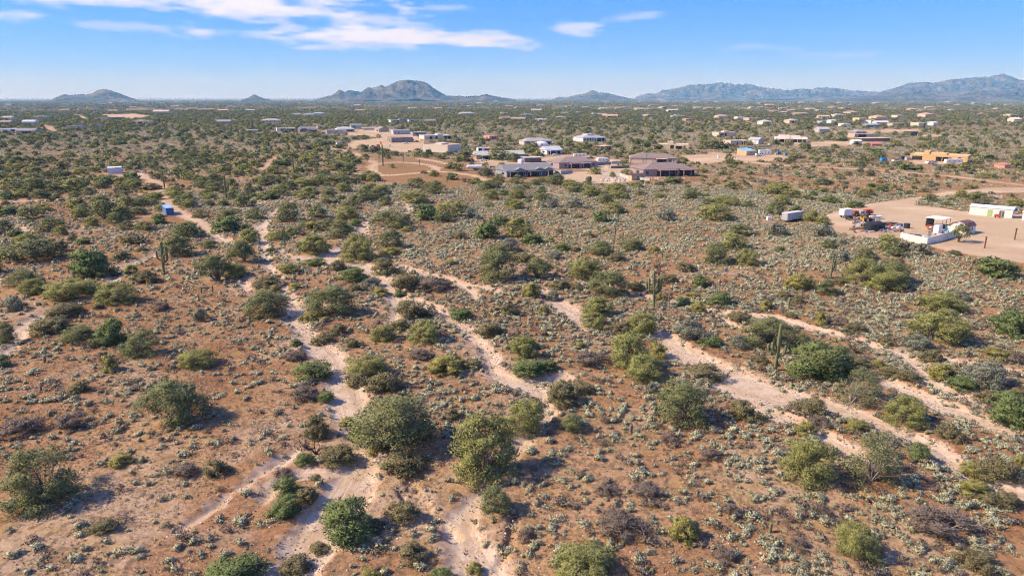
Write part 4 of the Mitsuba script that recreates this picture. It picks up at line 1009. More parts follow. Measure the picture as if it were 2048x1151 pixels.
    ('house', 'cream house with a blue grey wing on the right plain', 'house', 1822, 1852, 252, 18, 5.0, 'flat', (.54, .47, .36), (.48, .43, .36), 8, 'O,.6,.8,.1,.7', None),
    ('house', 'pale grey house joined to the cream one', 'house', 1853, 1874, 251, 16, 4.4, 'gable', (.55, .58, .60), (.48, .50, .52), 8, '', None),
    ('house', 'tan house with dark garage left of the distant white cluster', 'house', 1568, 1596, 247, 17, 5.0, 'hip', (.50, .40, .30), (.42, .35, .30), 10, 'O,.3,.5,.05,.7', None),
    ('house', 'pale house with white porch, left of the tan dark garage house', 'house', 1515, 1543, 249, 16, 4.6, 'hip', (.58, .55, .50), (.45, .43, .41), 12, 'O,.4,.7,.1,.8', None),
    ('house', 'tan house with two wings on the near side of the far settlement', 'house', 1487, 1521, 241, 20, 5.0, 'flat', (.48, .36, .27), (.46, .38, .31), 12, '', None),
    ('house', 'white block house beside a tan one, far settlement', 'house', 1468, 1488, 239, 15, 5, 'flat', (.66, .64, .62), (.6, .58, .56), 12, '', None),
    ('house', 'long brown house on the crest left of the white block house', 'house', 1428, 1457, 237, 18, 5, 'hip', (.48, .39, .32), (.40, .31, .27), 14, '', None),
    ('house', 'grey blue house pair member with the darker wall, right plain', 'house', 1634, 1652, 248, 15, 4.6, 'flat', (.36, .40, .47), (.5, .5, .52), 8, '', None),
    ('house', 'pale grey house beside the grey blue one, right plain', 'house', 1653, 1672, 247, 14, 4.6, 'gable', (.56, .57, .58), (.40, .42, .44), 8, '', None),
    ('house', 'white cottage in the row before the tan mansion', 'house', 1677, 1700, 253, 13, 4.4, 'flat', (.68, .66, .63), (.6, .58, .55), 8, '', None),
    ('house', 'tan mansion with a red brown tile roof on the right plain', 'house', 1738, 1770, 240, 24, 6, 'hip', (.52, .40, .30), (.44, .29, .23), 8, '', None),
    ('house', 'cream house in the row with the tan mansion', 'house', 1706, 1732, 242, 20, 5.4, 'flat', (.56, .46, .33), (.5, .42, .33), 8, '', None),
    ('house', 'pale green grey house in the row below the tan mansion', 'house', 1732, 1752, 247, 14, 5.2, 'flat', (.50, .54, .48), (.5, .5, .46), 8, '', None),
    ('house', 'long white roofed house in the row below the tan mansion', 'house', 1745, 1776, 250, 12, 4.0, 'gable', (.55, .5, .45), (.54, .51, .48), 6, '', None),
    ('house', 'long tan house at the end of the row with a white awning', 'house', 1776, 1808, 252, 13, 4.2, 'flat', (.48, .38, .30), (.55, .47, .4), 6, 'O,.5,.9,.1,.7', None),
    ('house', 'dark blue roofed shed house at the bottom of the row', 'house', 1726, 1756, 255, 10, 3.4, 'gable', (.16, .18, .20), (.27, .33, .38), 6, '', None),
    ('house', 'red roofed mansion alone on the right plain', 'house', 1836, 1866, 234, 26, 6, 'hip', (.50, .40, .32), (.44, .28, .23), 8, '', None),
    ('house', 'cream house alone at the right plain edge', 'house', 1783, 1806, 236, 20, 5.6, 'flat', (.58, .50, .38), (.5, .44, .35), 8, '', None),
    ('house', 'pale house at the right edge of the far settlement', 'house', 2016, 2040, 244, 16, 5, 'gable', (.55, .48, .40), (.60, .54, .47), 4, '', None),
    ('house', 'red roofed barn with brick red walls at the right edge', 'barn', 1990, 2018, 336, 7, 2.0, 'gable', (.42, .25, .18), (.44, .21, .16), 16, '', None),
    ('shed', 'red low shed roof before the long low tan house', 'shed', 1737, 1762, 292, 6, 1.6, 'shed', (.42, .17, .14), (.46, .18, .16), 6, '', None),
]
for a in HS:
    house(a[0], a[1], a[2], a[3], a[4], a[5], a[6], a[7], a[8], a[9], a[10], a[11], a[12], trim=a[13], simple=(a[4] - a[3]) < 45)

# ------------------------------------------------------------------ low walls
def wall_run(label, pts, h, col, name='block_wall', panel=None):
    """A low masonry wall along pixels of the ground; panel > 0: separate panels with posts between."""
    key = numbered(name)
    P3 = [at(*p) for p in pts]
    k = 0
    for a, b in zip(P3[:-1], P3[1:]):
        d = b[:2] - a[:2]; L = np.linalg.norm(d); rot = math.atan2(d[1], d[0])
        n = max(1, int(L / (panel or 6.0)))
        for i in range(n):
            q = a + (b - a) * (i / n)
            M = place(q[0], q[1], min(a[2], b[2]), rot)
            part(key, 'panel', MB().box(.06, L / n - .06, -.08, .08, -.3, h, np.array(col) * rng.uniform(.94, 1.04)), M)
            part(key, 'pier', MB().box(-.14, .06, -.13, .13, -.3, h + .06, np.array(col) * .93), M)
    tag(key, label, 'wall')
    return P3


wall_run('low grey block wall left of the charcoal house', [(962, 350), (989, 351)], 1.8, (.26, .265, .28))
wall_run('low light block wall right of the charcoal house', [(1106, 345), (1122, 349), (1145, 346)], 1.9, (.33, .335, .35))
wall_run('grey wall linking the mauve house to the white caravan', [(1192, 331), (1215, 329), (1216, 324)], 1.9, (.22, .215, .235))
wall_run('pale grey wall round the swimming pool yard', [(1206, 343), (1204, 349), (1240, 351), (1258, 358), (1300, 362)], 1.5, (.42, .42, .42))
wall_run('dark wall behind the pool yard', [(1222, 337), (1262, 336)], 1.5, (.15, .13, .125))
wall_run('short pale wall before the rear mauve house', [(1224, 328), (1245, 327)], 1.8, (.36, .36, .37))
wall_run('low tan wall before the orange sheathed house', [(1466, 298), (1530, 295)], 1.1, (.36, .32, .28))

# ------------------------------------------------------------------ vehicles
def wheels(root, M, xs, w, rad=.36):
    for x in xs:
        for s in (-1, 1):
            m = trimesh.creation.cylinder(rad, .24, sections=12)
            m.apply_transform(trimesh.transformations.rotation_matrix(math.pi / 2, [1, 0, 0]))
            m.apply_translation([x, s * (w / 2 - .08), rad])
            part(root, 'wheel', MB().tm(m, (.03, .03, .03)), M)


def spot(px, py, rot):
    x, y, z = at(px, py)
    HOUSE_KEEPOUT.append((x, y, 3.2))
    return place(x, y, z, math.radians(rot))


def car(label, px, py, rot, col, kind='car', L=4.6):
    key = numbered({'car': 'parked_car', 'pickup': 'pickup_truck', 'van': 'parked_van'}[kind])
    M = spot(px, py, rot)
    l = L / 2
    body = [(-l, .35), (l, .35), (l, .78), (l * .93, .95), (-l * .93, .98), (-l, .8)]
    cab = {'car': [(-l * .62, .95), (l * .50, .95), (l * .22, 1.45), (-l * .45, 1.47)], 'pickup': [(-l * .12, .96), (l * .62, .96), (l * .36, 1.75), (-l * .08, 1.78)], 'van': [(-l * .92, .95), (l * .72, .95), (l * .42, 1.95), (-l * .9, 1.98)]}[kind]
    part(key, 'body', MB().prism(body, -.9, .9, col), M, 'gloss')
    part(key, 'cabin', MB().prism(cab, -.78, .78, col), M, 'gloss')
    g = [(x * .93 + .02, 1.0 + (z - .95) * .82) for x, z in cab]
    part(key, 'window', MB().prism(g, -.80, .80, GLASS), M, 'gloss')
    wheels(key, M, (-l * .62, l * .62), 1.8)
    tag(key, label, {'car': 'car', 'pickup': 'pickup', 'van': 'van'}[kind])


def caravan(label, px, py, rot, L, H, col, name='caravan', round_=.35, cat='caravan', stripe=(.4, .38, .36)):
    key = numbered(name)
    M = spot(px, py, rot)
    l = L / 2
    part(key, 'body', MB().prism([(-l, .55), (l, .55), (l, H - round_), (l - round_, H), (-l + round_, H), (-l, H - round_)], -1.2, 1.2, col), M, 'gloss')
    part(key, 'stripe', MB().box(-l * .98, l * .98, -1.215, 1.215, .9, 1.05, stripe), M)
    for x in (-l * .6, 0, l * .55):
        part(key, 'window', MB().box(x - .45, x + .45, -1.22, 1.22, 1.35, 1.95, GLASS), M, 'gloss')
    wheels(key, M, (-.4, .45), 2.3, .38)
    part(key, 'hitch', MB().box(l, l + 1.1, -.06, .06, .45, .6, (.1, .1, .1)), M)
    tag(key, label, cat)


car('white pickup truck beside the dark brown block house', 812, 288, 15, (.75, .75, .76), 'pickup', 5.6)
car('black car parked behind the white pickup truck', 834, 284, 8, (.02, .022, .028))
car('black car closest to the dark brown block house wall', 826, 281, 100, (.025, .03, .035))
car('white van at the edge of the trees, left one of two', 679, 289, 35, (.78, .79, .80), 'van', 5.4)
car('white van with blue shade, right one of two at the trees', 688, 288, 30, (.74, .76, .80), 'van', 5.4)
car('white car on the pale road before the tan gabled house', 760, 268, -20, (.72, .73, .75))
car('pale grey car before the white and blue manufactured house', 1111, 311, 10, (.6, .63, .68))
car('white car by the low ranch house', 968, 322, 8, (.7, .72, .72))
car('dark grey pickup near the pool yard wall', 1181, 318, 5, (.10, .09, .09), 'pickup', 5.4)
caravan('rounded white caravan behind a grey wall', 1206, 325, 12, 8, 3.1, (.72, .72, .71), round_=.7)
caravan('beige caravan with dark windows behind the mauve house roof', 1160, 315, 6, 9, 2.9, (.66, .61, .54))
caravan('small white caravan beside the open carport', 1042, 328, 70, 6, 3.0, (.74, .74, .75))
caravan('white motorhome beside the tan workshop', 1529, 309, 4, 9, 3.3, (.70, .72, .75), 'motorhome', cat='motorhome')
caravan('white boat trailer body parked before the white motorhome', 1519, 312, 4, 6, 1.9, (.60, .66, .72), 'camper_trailer', cat='trailer')
caravan('white box trailer on the gravel before the orange sheathed house', 1906, 327, 4, 11, 2.7, (.70, .69, .68), 'cargo_trailer', .15, 'trailer')
caravan('white tarped boat before the orange sheathed house', 1862, 328, 18, 8, 1.8, (.72, .72, .74), 'covered_boat', .6, 'boat')
caravan('white utility trailer right of the grey trailer in the left lot', 1791, 324, 0, 4, 1.6, (.72, .7, .68), 'utility_trailer', .3, 'trailer')

# tanker truck
key, M = numbered('tanker_truck'), spot(969, 341, 4)
m = trimesh.creation.capsule(7.2, 1.15, count=[10, 14]); m.apply_transform(trimesh.transformations.rotation_matrix(math.pi / 2, [0, 1, 0])); m.apply_translation([-5.6, 0, 2.2])
part(key, 'tank', MB().tm(m, (.62, .63, .65)), M, 'gloss')
part(key, 'chassis', MB().box(-6.6, 4.9, -.5, .5, .7, 1.0, (.05, .05, .055)), M)
part(key, 'cab', MB().prism([(2.9, .6), (5.2, .6), (5.2, 1.7), (4.3, 1.9), (3.9, 2.8), (2.9, 2.85)], -1.15, 1.15, (.70, .71, .72)), M, 'gloss')
part(key, 'window', MB().prism([(3.2, 1.9), (4.2, 1.95), (3.85, 2.7), (3.2, 2.7)], -1.17, 1.17, GLASS), M, 'gloss')
wheels(key, M, (-5.4, -4.4, 4.1), 2.4, .5)
tag(key, 'silver tanker truck parked left of the charcoal house', 'truck')

# excavator by the dirt lot
key, M = numbered('excavator'), spot(756, 297, 60)
for s in (-1, 1): part(key, 'track', MB().box(-2, 2, s * 1.1 - .3, s * 1.1 + .3, 0, .9, (.05, .05, .055)), M)
part(key, 'body', MB().box(-2, 1.2, -1.2, 1.2, 1.0, 2.2, (.50, .10, .03)), M)
part(key, 'cab', MB().box(-.2, 1.3, .1, 1.2, 2.2, 3.4, (.10, .12, .22)), M, 'gloss')
part(key, 'boom', MB().prism([(1.0, 1.6), (1.6, 1.6), (3.4, 5.6), (3.0, 5.9)], -.7, -.2, (.55, .12, .03)), M)
part(key, 'stick', MB().prism([(2.9, 5.9), (3.4, 5.6), (4.9, 2.4), (4.5, 2.3)], -.65, -.25, (.55, .12, .03)), M)
part(key, 'bucket', MB().prism([(4.3, 2.5), (5.2, 2.3), (5.0, 1.4), (4.1, 1.7)], -.9, 0, (.12, .1, .09)), M)
tag(key, 'orange red excavator with raised arm beside the dirt lot', 'excavator')
# white dome shelter
key, M = numbered('dome_shelter'), spot(1082, 291, 10)
m = trimesh.creation.icosphere(3, 1.0); m.apply_scale([7.0, 3.6, 3.6]); m.apply_translation([0, 0, .2])
part(key, 'cover', MB().tm(m, (.74, .74, .76)), M)
part(key, 'door', MB().box(-.9, .9, -3.62, -3.2, 0, 1.9, (.45, .45, .47)), M)
tag(key, 'white rounded fabric shelter before the long grey roofed house', 'shelter')
# utility poles
for px, py, hp, lab in ((1218, 337, 31, 'wooden pole between the mauve house and the pool yard'), (1179, 322, 25, 'wooden pole behind the mauve house roof'), (1343, 346, 26, 'pole rising by the front mauve house roof'), (1292, 327, 18, 'pole beside the garage doors of the rear mauve house'), (1514, 317, 14, 'dark pole before the tan workshop')):
    x, y, z = at(px, py); H = hp * mpp(px, py)
    key = numbered('utility_pole')
    v, f = tube([[x, y, z - .3], [x, y, z + H]], [.16, .12], 8)
    part(key, 'pole', MB().add(v, f, (.12, .095, .075)), np.eye(4))
    part(key, 'crossarm', MB().box(x - .7, x + .7, y - .2, y - .12, z + H - .6, z + H - .45, (.12, .095, .075)), np.eye(4))
    tag(key, lab, 'pole')

# ------------------------------------------------------------------ storage containers on the left
def container(label, px, py, rot, L, W, H, col, door, name='shipping_container', ribs=True):
    key = numbered(name)
    x, y, z = at(px, py)
    HOUSE_KEEPOUT.append((x, y, 11))
    r_ = math.radians(rot)
    M = place(x, y, z, r_)                                     # origin at the front left corner; x along the front, y back
    col = np.array(col)
    part(key, 'body', MB().box(.05, W - .05, .05, L - .05, -.15, H - .05, col), M)
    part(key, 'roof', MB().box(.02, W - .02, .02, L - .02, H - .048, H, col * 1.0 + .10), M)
    for a in (0, 1):
        part(key, 'door', MB().box(.14 + a * (W / 2 - .1), W / 2 - .03 + a * (W / 2 - .11), -.02, .048, .18, H - .2, door), M)
    for a, b in ((0, 0), (W - .12, 0), (0, L - .12), (W - .12, L - .12)):
        part(key, 'corner_post', MB().box(a, a + .12, b, b + .12, -.15, H - .06, col * .8), M)
    if ribs:
        mb = MB()
        for i in range(int(L / .5)):
            mb.box(.0, .048, .3 + i * .5, .52 + i * .5, .1, H - .15, col * .94).box(W - .048, W, .3 + i * .5, .52 + i * .5, .1, H - .15, col * .94)
        k = part(key, 'side_ribs', mb, M)
        labels[k] = {'kind': 'stuff'}
    tag(key, label, 'container', None)


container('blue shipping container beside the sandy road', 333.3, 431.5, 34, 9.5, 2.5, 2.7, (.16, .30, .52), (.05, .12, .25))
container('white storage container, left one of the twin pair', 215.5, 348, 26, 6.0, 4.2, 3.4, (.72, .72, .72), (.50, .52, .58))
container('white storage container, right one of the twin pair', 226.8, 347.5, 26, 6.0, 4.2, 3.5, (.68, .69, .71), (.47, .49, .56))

# ------------------------------------------------------------------ the yard on the right
def block(name, label, cat, px, py, rot, sx, sy, sz, col, mat='paint', lid=None, parts=None):
    key = numbered(name)
    M = spot(px, py, rot)
    part(key, 'body', MB().box(-sx / 2, sx / 2, -sy / 2, sy / 2, 0, sz, col), M, mat)
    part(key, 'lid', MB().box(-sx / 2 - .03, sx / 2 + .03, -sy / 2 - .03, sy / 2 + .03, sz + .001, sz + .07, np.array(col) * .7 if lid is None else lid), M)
    tag(key, label, cat)


def barrel(label, px, py, col, rad=.3, h=.9, name='barrel', cat='barrel', lift=0.0):
    key = numbered(name)
    x, y, z = at(px, py)
    m = trimesh.creation.revolve([[0, 0], [rad * .97, 0], [rad, .06], [rad * .97, h * .33], [rad * 1.03, h * .36], [rad * .97, h * .39], [rad * .97, h * .63], [rad * 1.03, h * .66], [rad * .97, h * .69], [rad, h - .05], [rad * .95, h], [0, h]], sections=18)
    part(key, 'shell', MB().tm(m, col), place(x, y, z + lift))
    m = trimesh.creation.cylinder(rad * .2, .06, sections=10); m.apply_translation([rad * .4, 0, h + .03])
    part(key, 'cap', MB().tm(m, np.array(col) * .6), place(x, y, z + lift))
    tag(key, label, cat)


# long white shed: footprint from its two seen corners
A0, A1 = at(1937.5, 428.5), at(2023, 436.5)
d = A1[:2] - A0[:2]; L = np.linalg.norm(d); rot = math.atan2(d[1], d[0])
M = place(A0[0], A0[1], A0[2], rot)
key = numbered('metal_shed')
HOUSE_KEEPOUT.append((*(A0 + A1)[:2] / 2, 9))
wc = np.array((.66, .655, .60))
part(key, 'wall', MB().box(0, L, 0, 4.2, -.3, 2.9, wc), M)
part(key, 'roof', MB().prism_y([(-.25, 2.92), (4.4, 3.35), (4.4, 3.42), (-.25, 2.99)], -.25, L + .25, (.72, .72, .73)), M, 'gloss')
part(key, 'wall', MB().prism_y([(0.001, 2.9), (4.199, 2.9), (4.199, 3.32)], .001, L - .001, wc), M)
n = int(L / .9)
for i in range(n + 1):
    part(key, 'wall_rib', MB().box(i * L / n - .03 if i else -.012, i * L / n + .03 if i < n else L + .012, -.035, -.001, 0, 2.9, wc * .93), M)
part(key, 'sliding_door', MB().box(L * .43, L * .55, -.07, -.037, .05, 2.35, (.30, .42, .20)), M)
labels[f'{key}__sliding_door'] = {'label': 'green sliding door'}
part(key, 'doorway', MB().box(L * .70, L * .82, -.06, -.037, .05, 2.3, (.10, .12, .11)), M, 'gloss')
part(key, 'door_post', MB().box(L * .755, L * .765, -.1, -.061, .05, 2.3, (.5, .5, .48)), M)
tag(key, 'long white metal shed with a green sliding door', 'shed')
k2 = numbered('tool_cart'); q = A0 + (A1 - A0) * .70
Mc = place(q[0] - 1.1, q[1] - 1.0, q[2], rot)
part(k2, 'box', MB().box(-.9, .9, -.45, .45, .35, 1.1, (.34, .06, .05)), Mc)
wheels(k2, Mc, (-.6, .6), 1.0, .2)
tag(k2, 'red tool cart standing before the white shed doorway', 'cart')
k2 = numbered('metal_shed'); A2 = at(2043, 440)
M2 = place(A2[0], A2[1], A2[2], rot)
part(k2, 'wall', MB().box(0, 4, 0, 3.4, -.2, 2.6, wc), M2)
part(k2, 'roof', MB().prism_y([(-.2, 2.61), (3.6, 2.85), (3.6, 2.93), (-.2, 2.69)], -.2, 4.2, (.7, .7, .71)), M2)
tag(k2, 'white metal shed cut by the right edge', 'shed')
barrel('blue plastic barrel raised on a stand behind the long white shed', 2029, 433, (.06, .16, .5), .45, 1.1, lift=2.1)
k2 = numbered('red_railing'); q0, q1 = at(2026, 429), at(2056, 431)
for i in range(4):
    q = q0 + (q1 - q0) * i / 3
    part(k2, 'post', MB().box(q[0] - .05, q[0] + .05, q[1] - .05, q[1] + .05, q[2] - .1, q[2] + 1.2, (.42, .06, .05)), np.eye(4))
dd = q1[:2] - q0[:2]
part(k2, 'rail', MB().box(0, np.linalg.norm(dd), -.04, .04, 1.21, 1.29, (.42, .06, .05)), place(q0[0], q0[1], q0[2], math.atan2(dd[1], dd[0])))
tag(k2, 'red pipe railing beside the long white shed', 'railing')

# barn with gambrel roof
B0 = at(1931, 470)
rb = math.radians(36)
M = place(B0[0], B0[1], B0[2], rb)
HOUSE_KEEPOUT.append((B0[0] + 2, B0[1] + 3, 8))
key = numbered('gambrel_barn')
Lb, Wb = 6.6, 4.8
gam = [(0, -.2), (Wb, -.2), (Wb, 2.2), (Wb * .82, 3.2), (Wb * .5, 3.6), (Wb * .18, 3.2), (0, 2.2)]
part(key, 'wall', MB().prism_y(gam, 0, Lb, (.58, .57, .51)), M)
for nm, a, b in (('roof', gam[6], gam[5]), ('roof', gam[5], gam[4]), ('roof', gam[4], gam[3]), ('roof', gam[3], gam[2])):
    u = np.array(b) - a; nrm = np.array([-u[1], u[0]]) / np.linalg.norm(u) * .09
    a2, b2 = np.array(a) + nrm * .05 / .09, np.array(b) + nrm * .05 / .09
    part(key, 'roof_panel', MB().prism_y([tuple(a2), tuple(b2), tuple(b2 + nrm), tuple(a2 + nrm)], -.25, Lb + .25, (.135, .075, .068)), M)
part(key, 'roof_edge', MB().prism_y([(0, 2.32), (.86, 3.32), (2.4, 3.72), (2.4, 3.84), (.82, 3.44), (-.1, 2.35)], -.34, -.255, (.72, .71, .67)), M)
for x in (1.2, 3.6):
    part(key, 'window', MB().box(x, x + .9, -.04, .02, 1.1, 1.9, (.20, .12, .10)), M)
part(key, 'door', MB().box(Lb - .05, Lb + .05, 1.6, 3.0, 0, 2.1, (.12, .10, .09)), M)
tag(key, 'white gambrel barn with a dark brown barrel shaped roof', 'barn')
key = numbered('lean_to')
C0 = at(1882, 456)
M = place(C0[0], C0[1], C0[2], rb)
part(key, 'roof', MB().box(-.3, 6.0, -.4, 5.0, 2.75, 2.88, (.74, .74, .74)), M, 'gloss')
for x in (0, 2.8, 5.6):
    for y in (-.2, 4.7):
        part(key, 'post', MB().box(x, x + .14, y, y + .14, -.2, 2.749, (.20, .18, .17)), M)
part(key, 'back_wall', MB().box(.2, 5.8, 4.85, 4.95, 0, 2.6, (.10, .09, .085)), M)
tag(key, 'flat white lean-to roof on posts beside the gambrel barn', 'lean-to')

# walled compound
wall_run('white panel wall round the junk yard by the gambrel barn', [(1801, 478.5), (1853, 489), (1916, 471.5)], 2.0, (.62, .63, .59), 'panel_wall', 2.4)
block('storage_cabinet', 'tall white and grey storage cabinet inside the panel wall', 'cabinet', 1874, 467, 30, 1.9, 1.6, 2.6, (.62, .64, .66))
JUNK = [('barrel', 'blue barrel under the lean-to', 1892, 462, (.05, .16, .45)), ('barrel', 'blue barrel right of the storage cabinet', 1888, 464, (.06, .20, .5)), ('barrel', 'white barrel under the lean-to, right of a blue one', 1897, 464, (.65, .65, .66)), ('barrel', 'teal barrel before the lean-to', 1895, 466, (.10, .42, .42)),
        ('barrel', 'grey barrel under the lean-to by the barn wall', 1903, 462, (.3, .3, .32)), ('barrel', 'white barrel at the inner wall corner', 1846, 480, (.68, .68, .68)), ('barrel', 'black barrel inside the panel wall', 1838, 477, (.04, .04, .045))]
for nm, lab, px, py, c in JUNK: barrel(lab, px, py, c)
for lab, px, py, s, c in (('red crate left of the storage cabinet', 1858, 456, (1.2, .9, .9), (.36, .06, .05)), ('white crate left of the storage cabinet, beside the red one', 1862, 458, (1.0, .9, .8), (.66, .62, .6)), ('yellow pallet box before the red crate', 1856, 459, (1.4, 1.0, .5), (.45, .30, .08)),
                          ('brown crate beside the storage cabinet', 1867, 459, (1.1, .9, 1.2), (.2, .11, .08)), ('white box inside the panel wall near the front corner', 1850, 476, (1.2, 1.0, .7), (.68, .68, .68)), ('blue tarp bale inside the panel wall', 1856, 474, (1.3, .9, .6), (.16, .28, .42)),
                          ('grey pallet stack inside the panel wall', 1828, 473, (1.6, 1.2, .7), (.24, .22, .2)), ('dark pallet stack at the left inner wall', 1820, 472, (1.8, 1.2, .6), (.10, .09, .09)), ('pale slab stack before the storage cabinet', 1878, 471, (2.4, 1.2, .5), (.6, .58, .55)),
                          ('black bin under the lean-to', 1884, 459, (1.2, 1.0, 1.3), (.03, .03, .035)), ('green chest under the lean-to', 1890, 457, (1.6, .9, .9), (.10, .16, .10)), ('white chest under the lean-to', 1899, 458, (1.4, .9, 1.0), (.62, .62, .6)),
                          ('brown box heap member behind the black tanks', 1741, 449, (1.4, 1.0, .6), (.18, .10, .07)), ('white sack stack right of the black tanks', 1768, 458, (1.4, 1.0, .7), (.66, .66, .66)), ('teal box right of the black tanks', 1763, 461, (.9, .8, .6), (.22, .42, .42)), ('grey box right of the white sack stack', 1776, 459, (1.2, 1.0, .6), (.42, .42, .43)),
                          ('red box among the yard junk', 1780, 453, (.9, .7, .6), (.42, .06, .05)), ('blue box among the yard junk', 1801, 453, (1.0, .8, .9), (.07, .14, .42)), ('white box right end of the yard junk', 1796, 457, (1.4, .9, .6), (.6, .6, .6)), ('orange box before the black tanks', 1727, 456, (1.8, .9, .4), (.46, .22, .05)),
                          ('pink slab left of the black tanks', 1722, 462, (2.2, .8, .35), (.52, .34, .30)), ('pale slab before the black tanks', 1742, 464, (2.2, .8, .3), (.55, .50, .46)), ('dark green tarp bale left of the black tanks', 1731, 453, (2.6, 1.3, .8), (.10, .13, .07)), ('silver car hood left end of the junk row', 1718, 452, (2.2, 1.4, .8), (.40, .42, .46)),
                          ('white crate between junk rows', 1786, 457, (1.1, .8, .55), (.64, .62, .6)), ('black box right of the silver pile', 1770, 451, (1.0, .8, .5), (.05, .05, .05))):
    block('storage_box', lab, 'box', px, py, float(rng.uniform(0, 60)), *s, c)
for lab, px, py, rad, h in (('big black round water tank, front left one of two', 1741, 460.5, 2.0, 2.1), ('big black round water tank, rear right one of two', 1755, 458.5, 1.95, 2.2)):
    key = numbered('water_tank')
    x, y, z = at(px, py)
    m = trimesh.creation.revolve([[0, 0], [rad, 0], [rad * 1.01, h * .3], [rad * .985, h * .33], [rad * 1.01, h * .36], [rad * 1.01, h * .63], [rad * .985, h * .66], [rad * 1.01, h * .69], [rad, h], [rad * .5, h * 1.12], [0, h * 1.15]], sections=36)
    part(key, 'shell', MB().tm(m, (.022, .026, .034)), place(x, y, z))
    m = trimesh.creation.cylinder(.3, .16, sections=16); m.apply_translation([0, 0, h * 1.15 + .07])
    part(key, 'lid', MB().tm(m, (.03, .03, .035)), place(x, y, z))
    tag(key, lab, 'tank')
barrel('lone black drum lying right of the yard junk', 1813, 456, (.035, .035, .035), .9, 1.5, 'drum', 'drum')
# pipes and beams on the ground
for lab, px, py, rot, c, n in (('heap of rusty pipes behind the black tanks', 1776, 449, 12, (.13, .065, .045), 14), ('bundle of grey beams left of the rusty pipes', 1712, 440, 20, (.16, .15, .15), 8), ('brown lumber stack under the yellow loader', 1722, 459, 10, (.24, .14, .06), 7)):
    key = numbered('pipe_heap')
    M = spot(px, py, rot)
    for i in range(n):
        a = rng.uniform(-.35, .35); o = rng.uniform(-1.4, 1.4); l = rng.uniform(2.5, 4.2); zz_ = .1 + .09 * (i % 5)
        part(key, 'pipe', MB().tube([[-l * math.cos(a), o - l * math.sin(a), zz_], [l * math.cos(a), o + l * math.sin(a), zz_ + rng.uniform(0, .3)]], [.08, .08], c, 6), M)
    tag(key, lab, 'heap')


def trailer_box(name, label, px, py, rot, L, W, H, col, base=.6):
    key = numbered(name)
    M = spot(px, py, rot)
    l = L / 2
    part(key, 'body', MB().box(-l, l, -W / 2, W / 2, base, H, col), M)
    part(key, 'roof', MB().prism([(-l - .05, H + .002), (l + .05, H + .002), (l, H + .1), (-l, H + .1)], -W / 2 - .05, W / 2 + .05, np.array(col) * 1.12), M)
    part(key, 'skirt', MB().box(-l + .05, l - .05, -W / 2 + .05, W / 2 - .05, base - .25, base - .002, (.08, .08, .085)), M)
    for i in range(int(L / 1.2) + 1):
        x = -l + .02 + i * (L - .1) / int(L / 1.2)
        part(key, 'rib', MB().box(x, x + .06, -W / 2 - .03, -W / 2 - .001, base, H, np.array(col) * .75), M)
    wheels(key, M, (-.6, .4), W + .1, .4)
    part(key, 'tail_door', MB().box(-l - .04, -l - .001, -W / 2 + .12, W / 2 - .12, base + .1, H - .15, np.array(col) * .9), M)
    part(key, 'tongue', MB().box(l, l + 1.4, -.07, .07, base - .1, base + .05, (.07, .07, .07)), M)
    tag(key, label, 'trailer')


trailer_box('stock_trailer', 'long grey stock trailer in scrub left of the bare yard', 1584, 441, 33, 8.6, 2.3, 2.9, (.40, .41, .43))
trailer_box('box_trailer', 'white box trailer at the left end of the bare yard', 1690, 435, 20, 3.6, 2.3, 3.0, (.66, .66, .66), .9)
block('generator', 'black generator in front of the white box trailer', 'generator', 1698, 439, 20, 1.8, 1.2, 1.2, (.03, .03, .035))
# flatbed with red machinery
key, M = numbered('flatbed_trailer'), spot(1722, 431, 18)
part(key, 'bed', MB().box(-4.2, 4.2, -1.2, 1.2, .75, .95, (.10, .08, .075)), M)
part(key, 'headboard', MB().box(4.05, 4.2, -1.2, 1.2, .951, 2.0, (.38, .05, .04)), M)
wheels(key, M, (-2.4, -1.5, 2.6), 2.4, .42)
tag(key, 'dark flatbed trailer loaded with red machine parts', 'trailer')
x_, y_, z_ = at(1722, 431)
for lab, dx, sx, sz, c in (('red machine frame at the rear of the flatbed', -2.8, 2.0, 1.0, (.27, .06, .045)), ('grey engine block in the middle of the flatbed', -.2, 1.6, .8, (.30, .30, .33)), ('red hopper at the front of the flatbed', 2.3, 2.2, 1.2, (.29, .07, .05))):
    key = numbered('machine_part')
    Mp = place(x_ + dx * math.cos(math.radians(18)), y_ + dx * math.sin(math.radians(18)), z_ + .96, math.radians(18))
    part(key, 'frame', MB().prism([(-sx / 2, 0), (sx / 2, 0), (sx / 2 * .7, sz), (-sx / 2 * .9, sz * .8)], -.8, .8, c), Mp)
    part(key, 'bar', MB().box(-sx / 2, sx / 2, -.95, -.82, sz * .4, sz * .55, (.06, .06, .06)), Mp)
    tag(key, lab, 'machine')
# yellow loader
key, M = numbered('loader'), spot(1731, 443, 25)
part(key, 'body', MB().prism([(-1.9, .7), (1.3, .7), (1.3, 1.5), (.2, 1.7), (-1.9, 1.6)], -.75, .75, (.40, .23, .05)), M)
part(key, 'cab', MB().prism([(-.8, 1.65), (.5, 1.65), (.3, 2.8), (-.7, 2.8)], -.65, .65, (.07, .065, .06)), M, 'gloss')
for s in (-1, 1):
    part(key, 'lift_arm', MB().prism([(-.3, 1.5), (.2, 1.6), (2.5, .7), (2.4, .45)], s * .85 - .08, s * .85 + .08, (.40, .23, .05)), M)
part(key, 'bucket', MB().prism([(2.3, .2), (3.2, .15), (2.9, 1.0), (2.3, 1.0)], -1.1, 1.1, (.30, .17, .05)), M)
part(key, 'boom', MB().prism([(-2.0, 1.4), (-1.6, 1.6), (-3.0, 3.0), (-3.3, 2.8)], -.15, .15, (.40, .23, .05)), M)
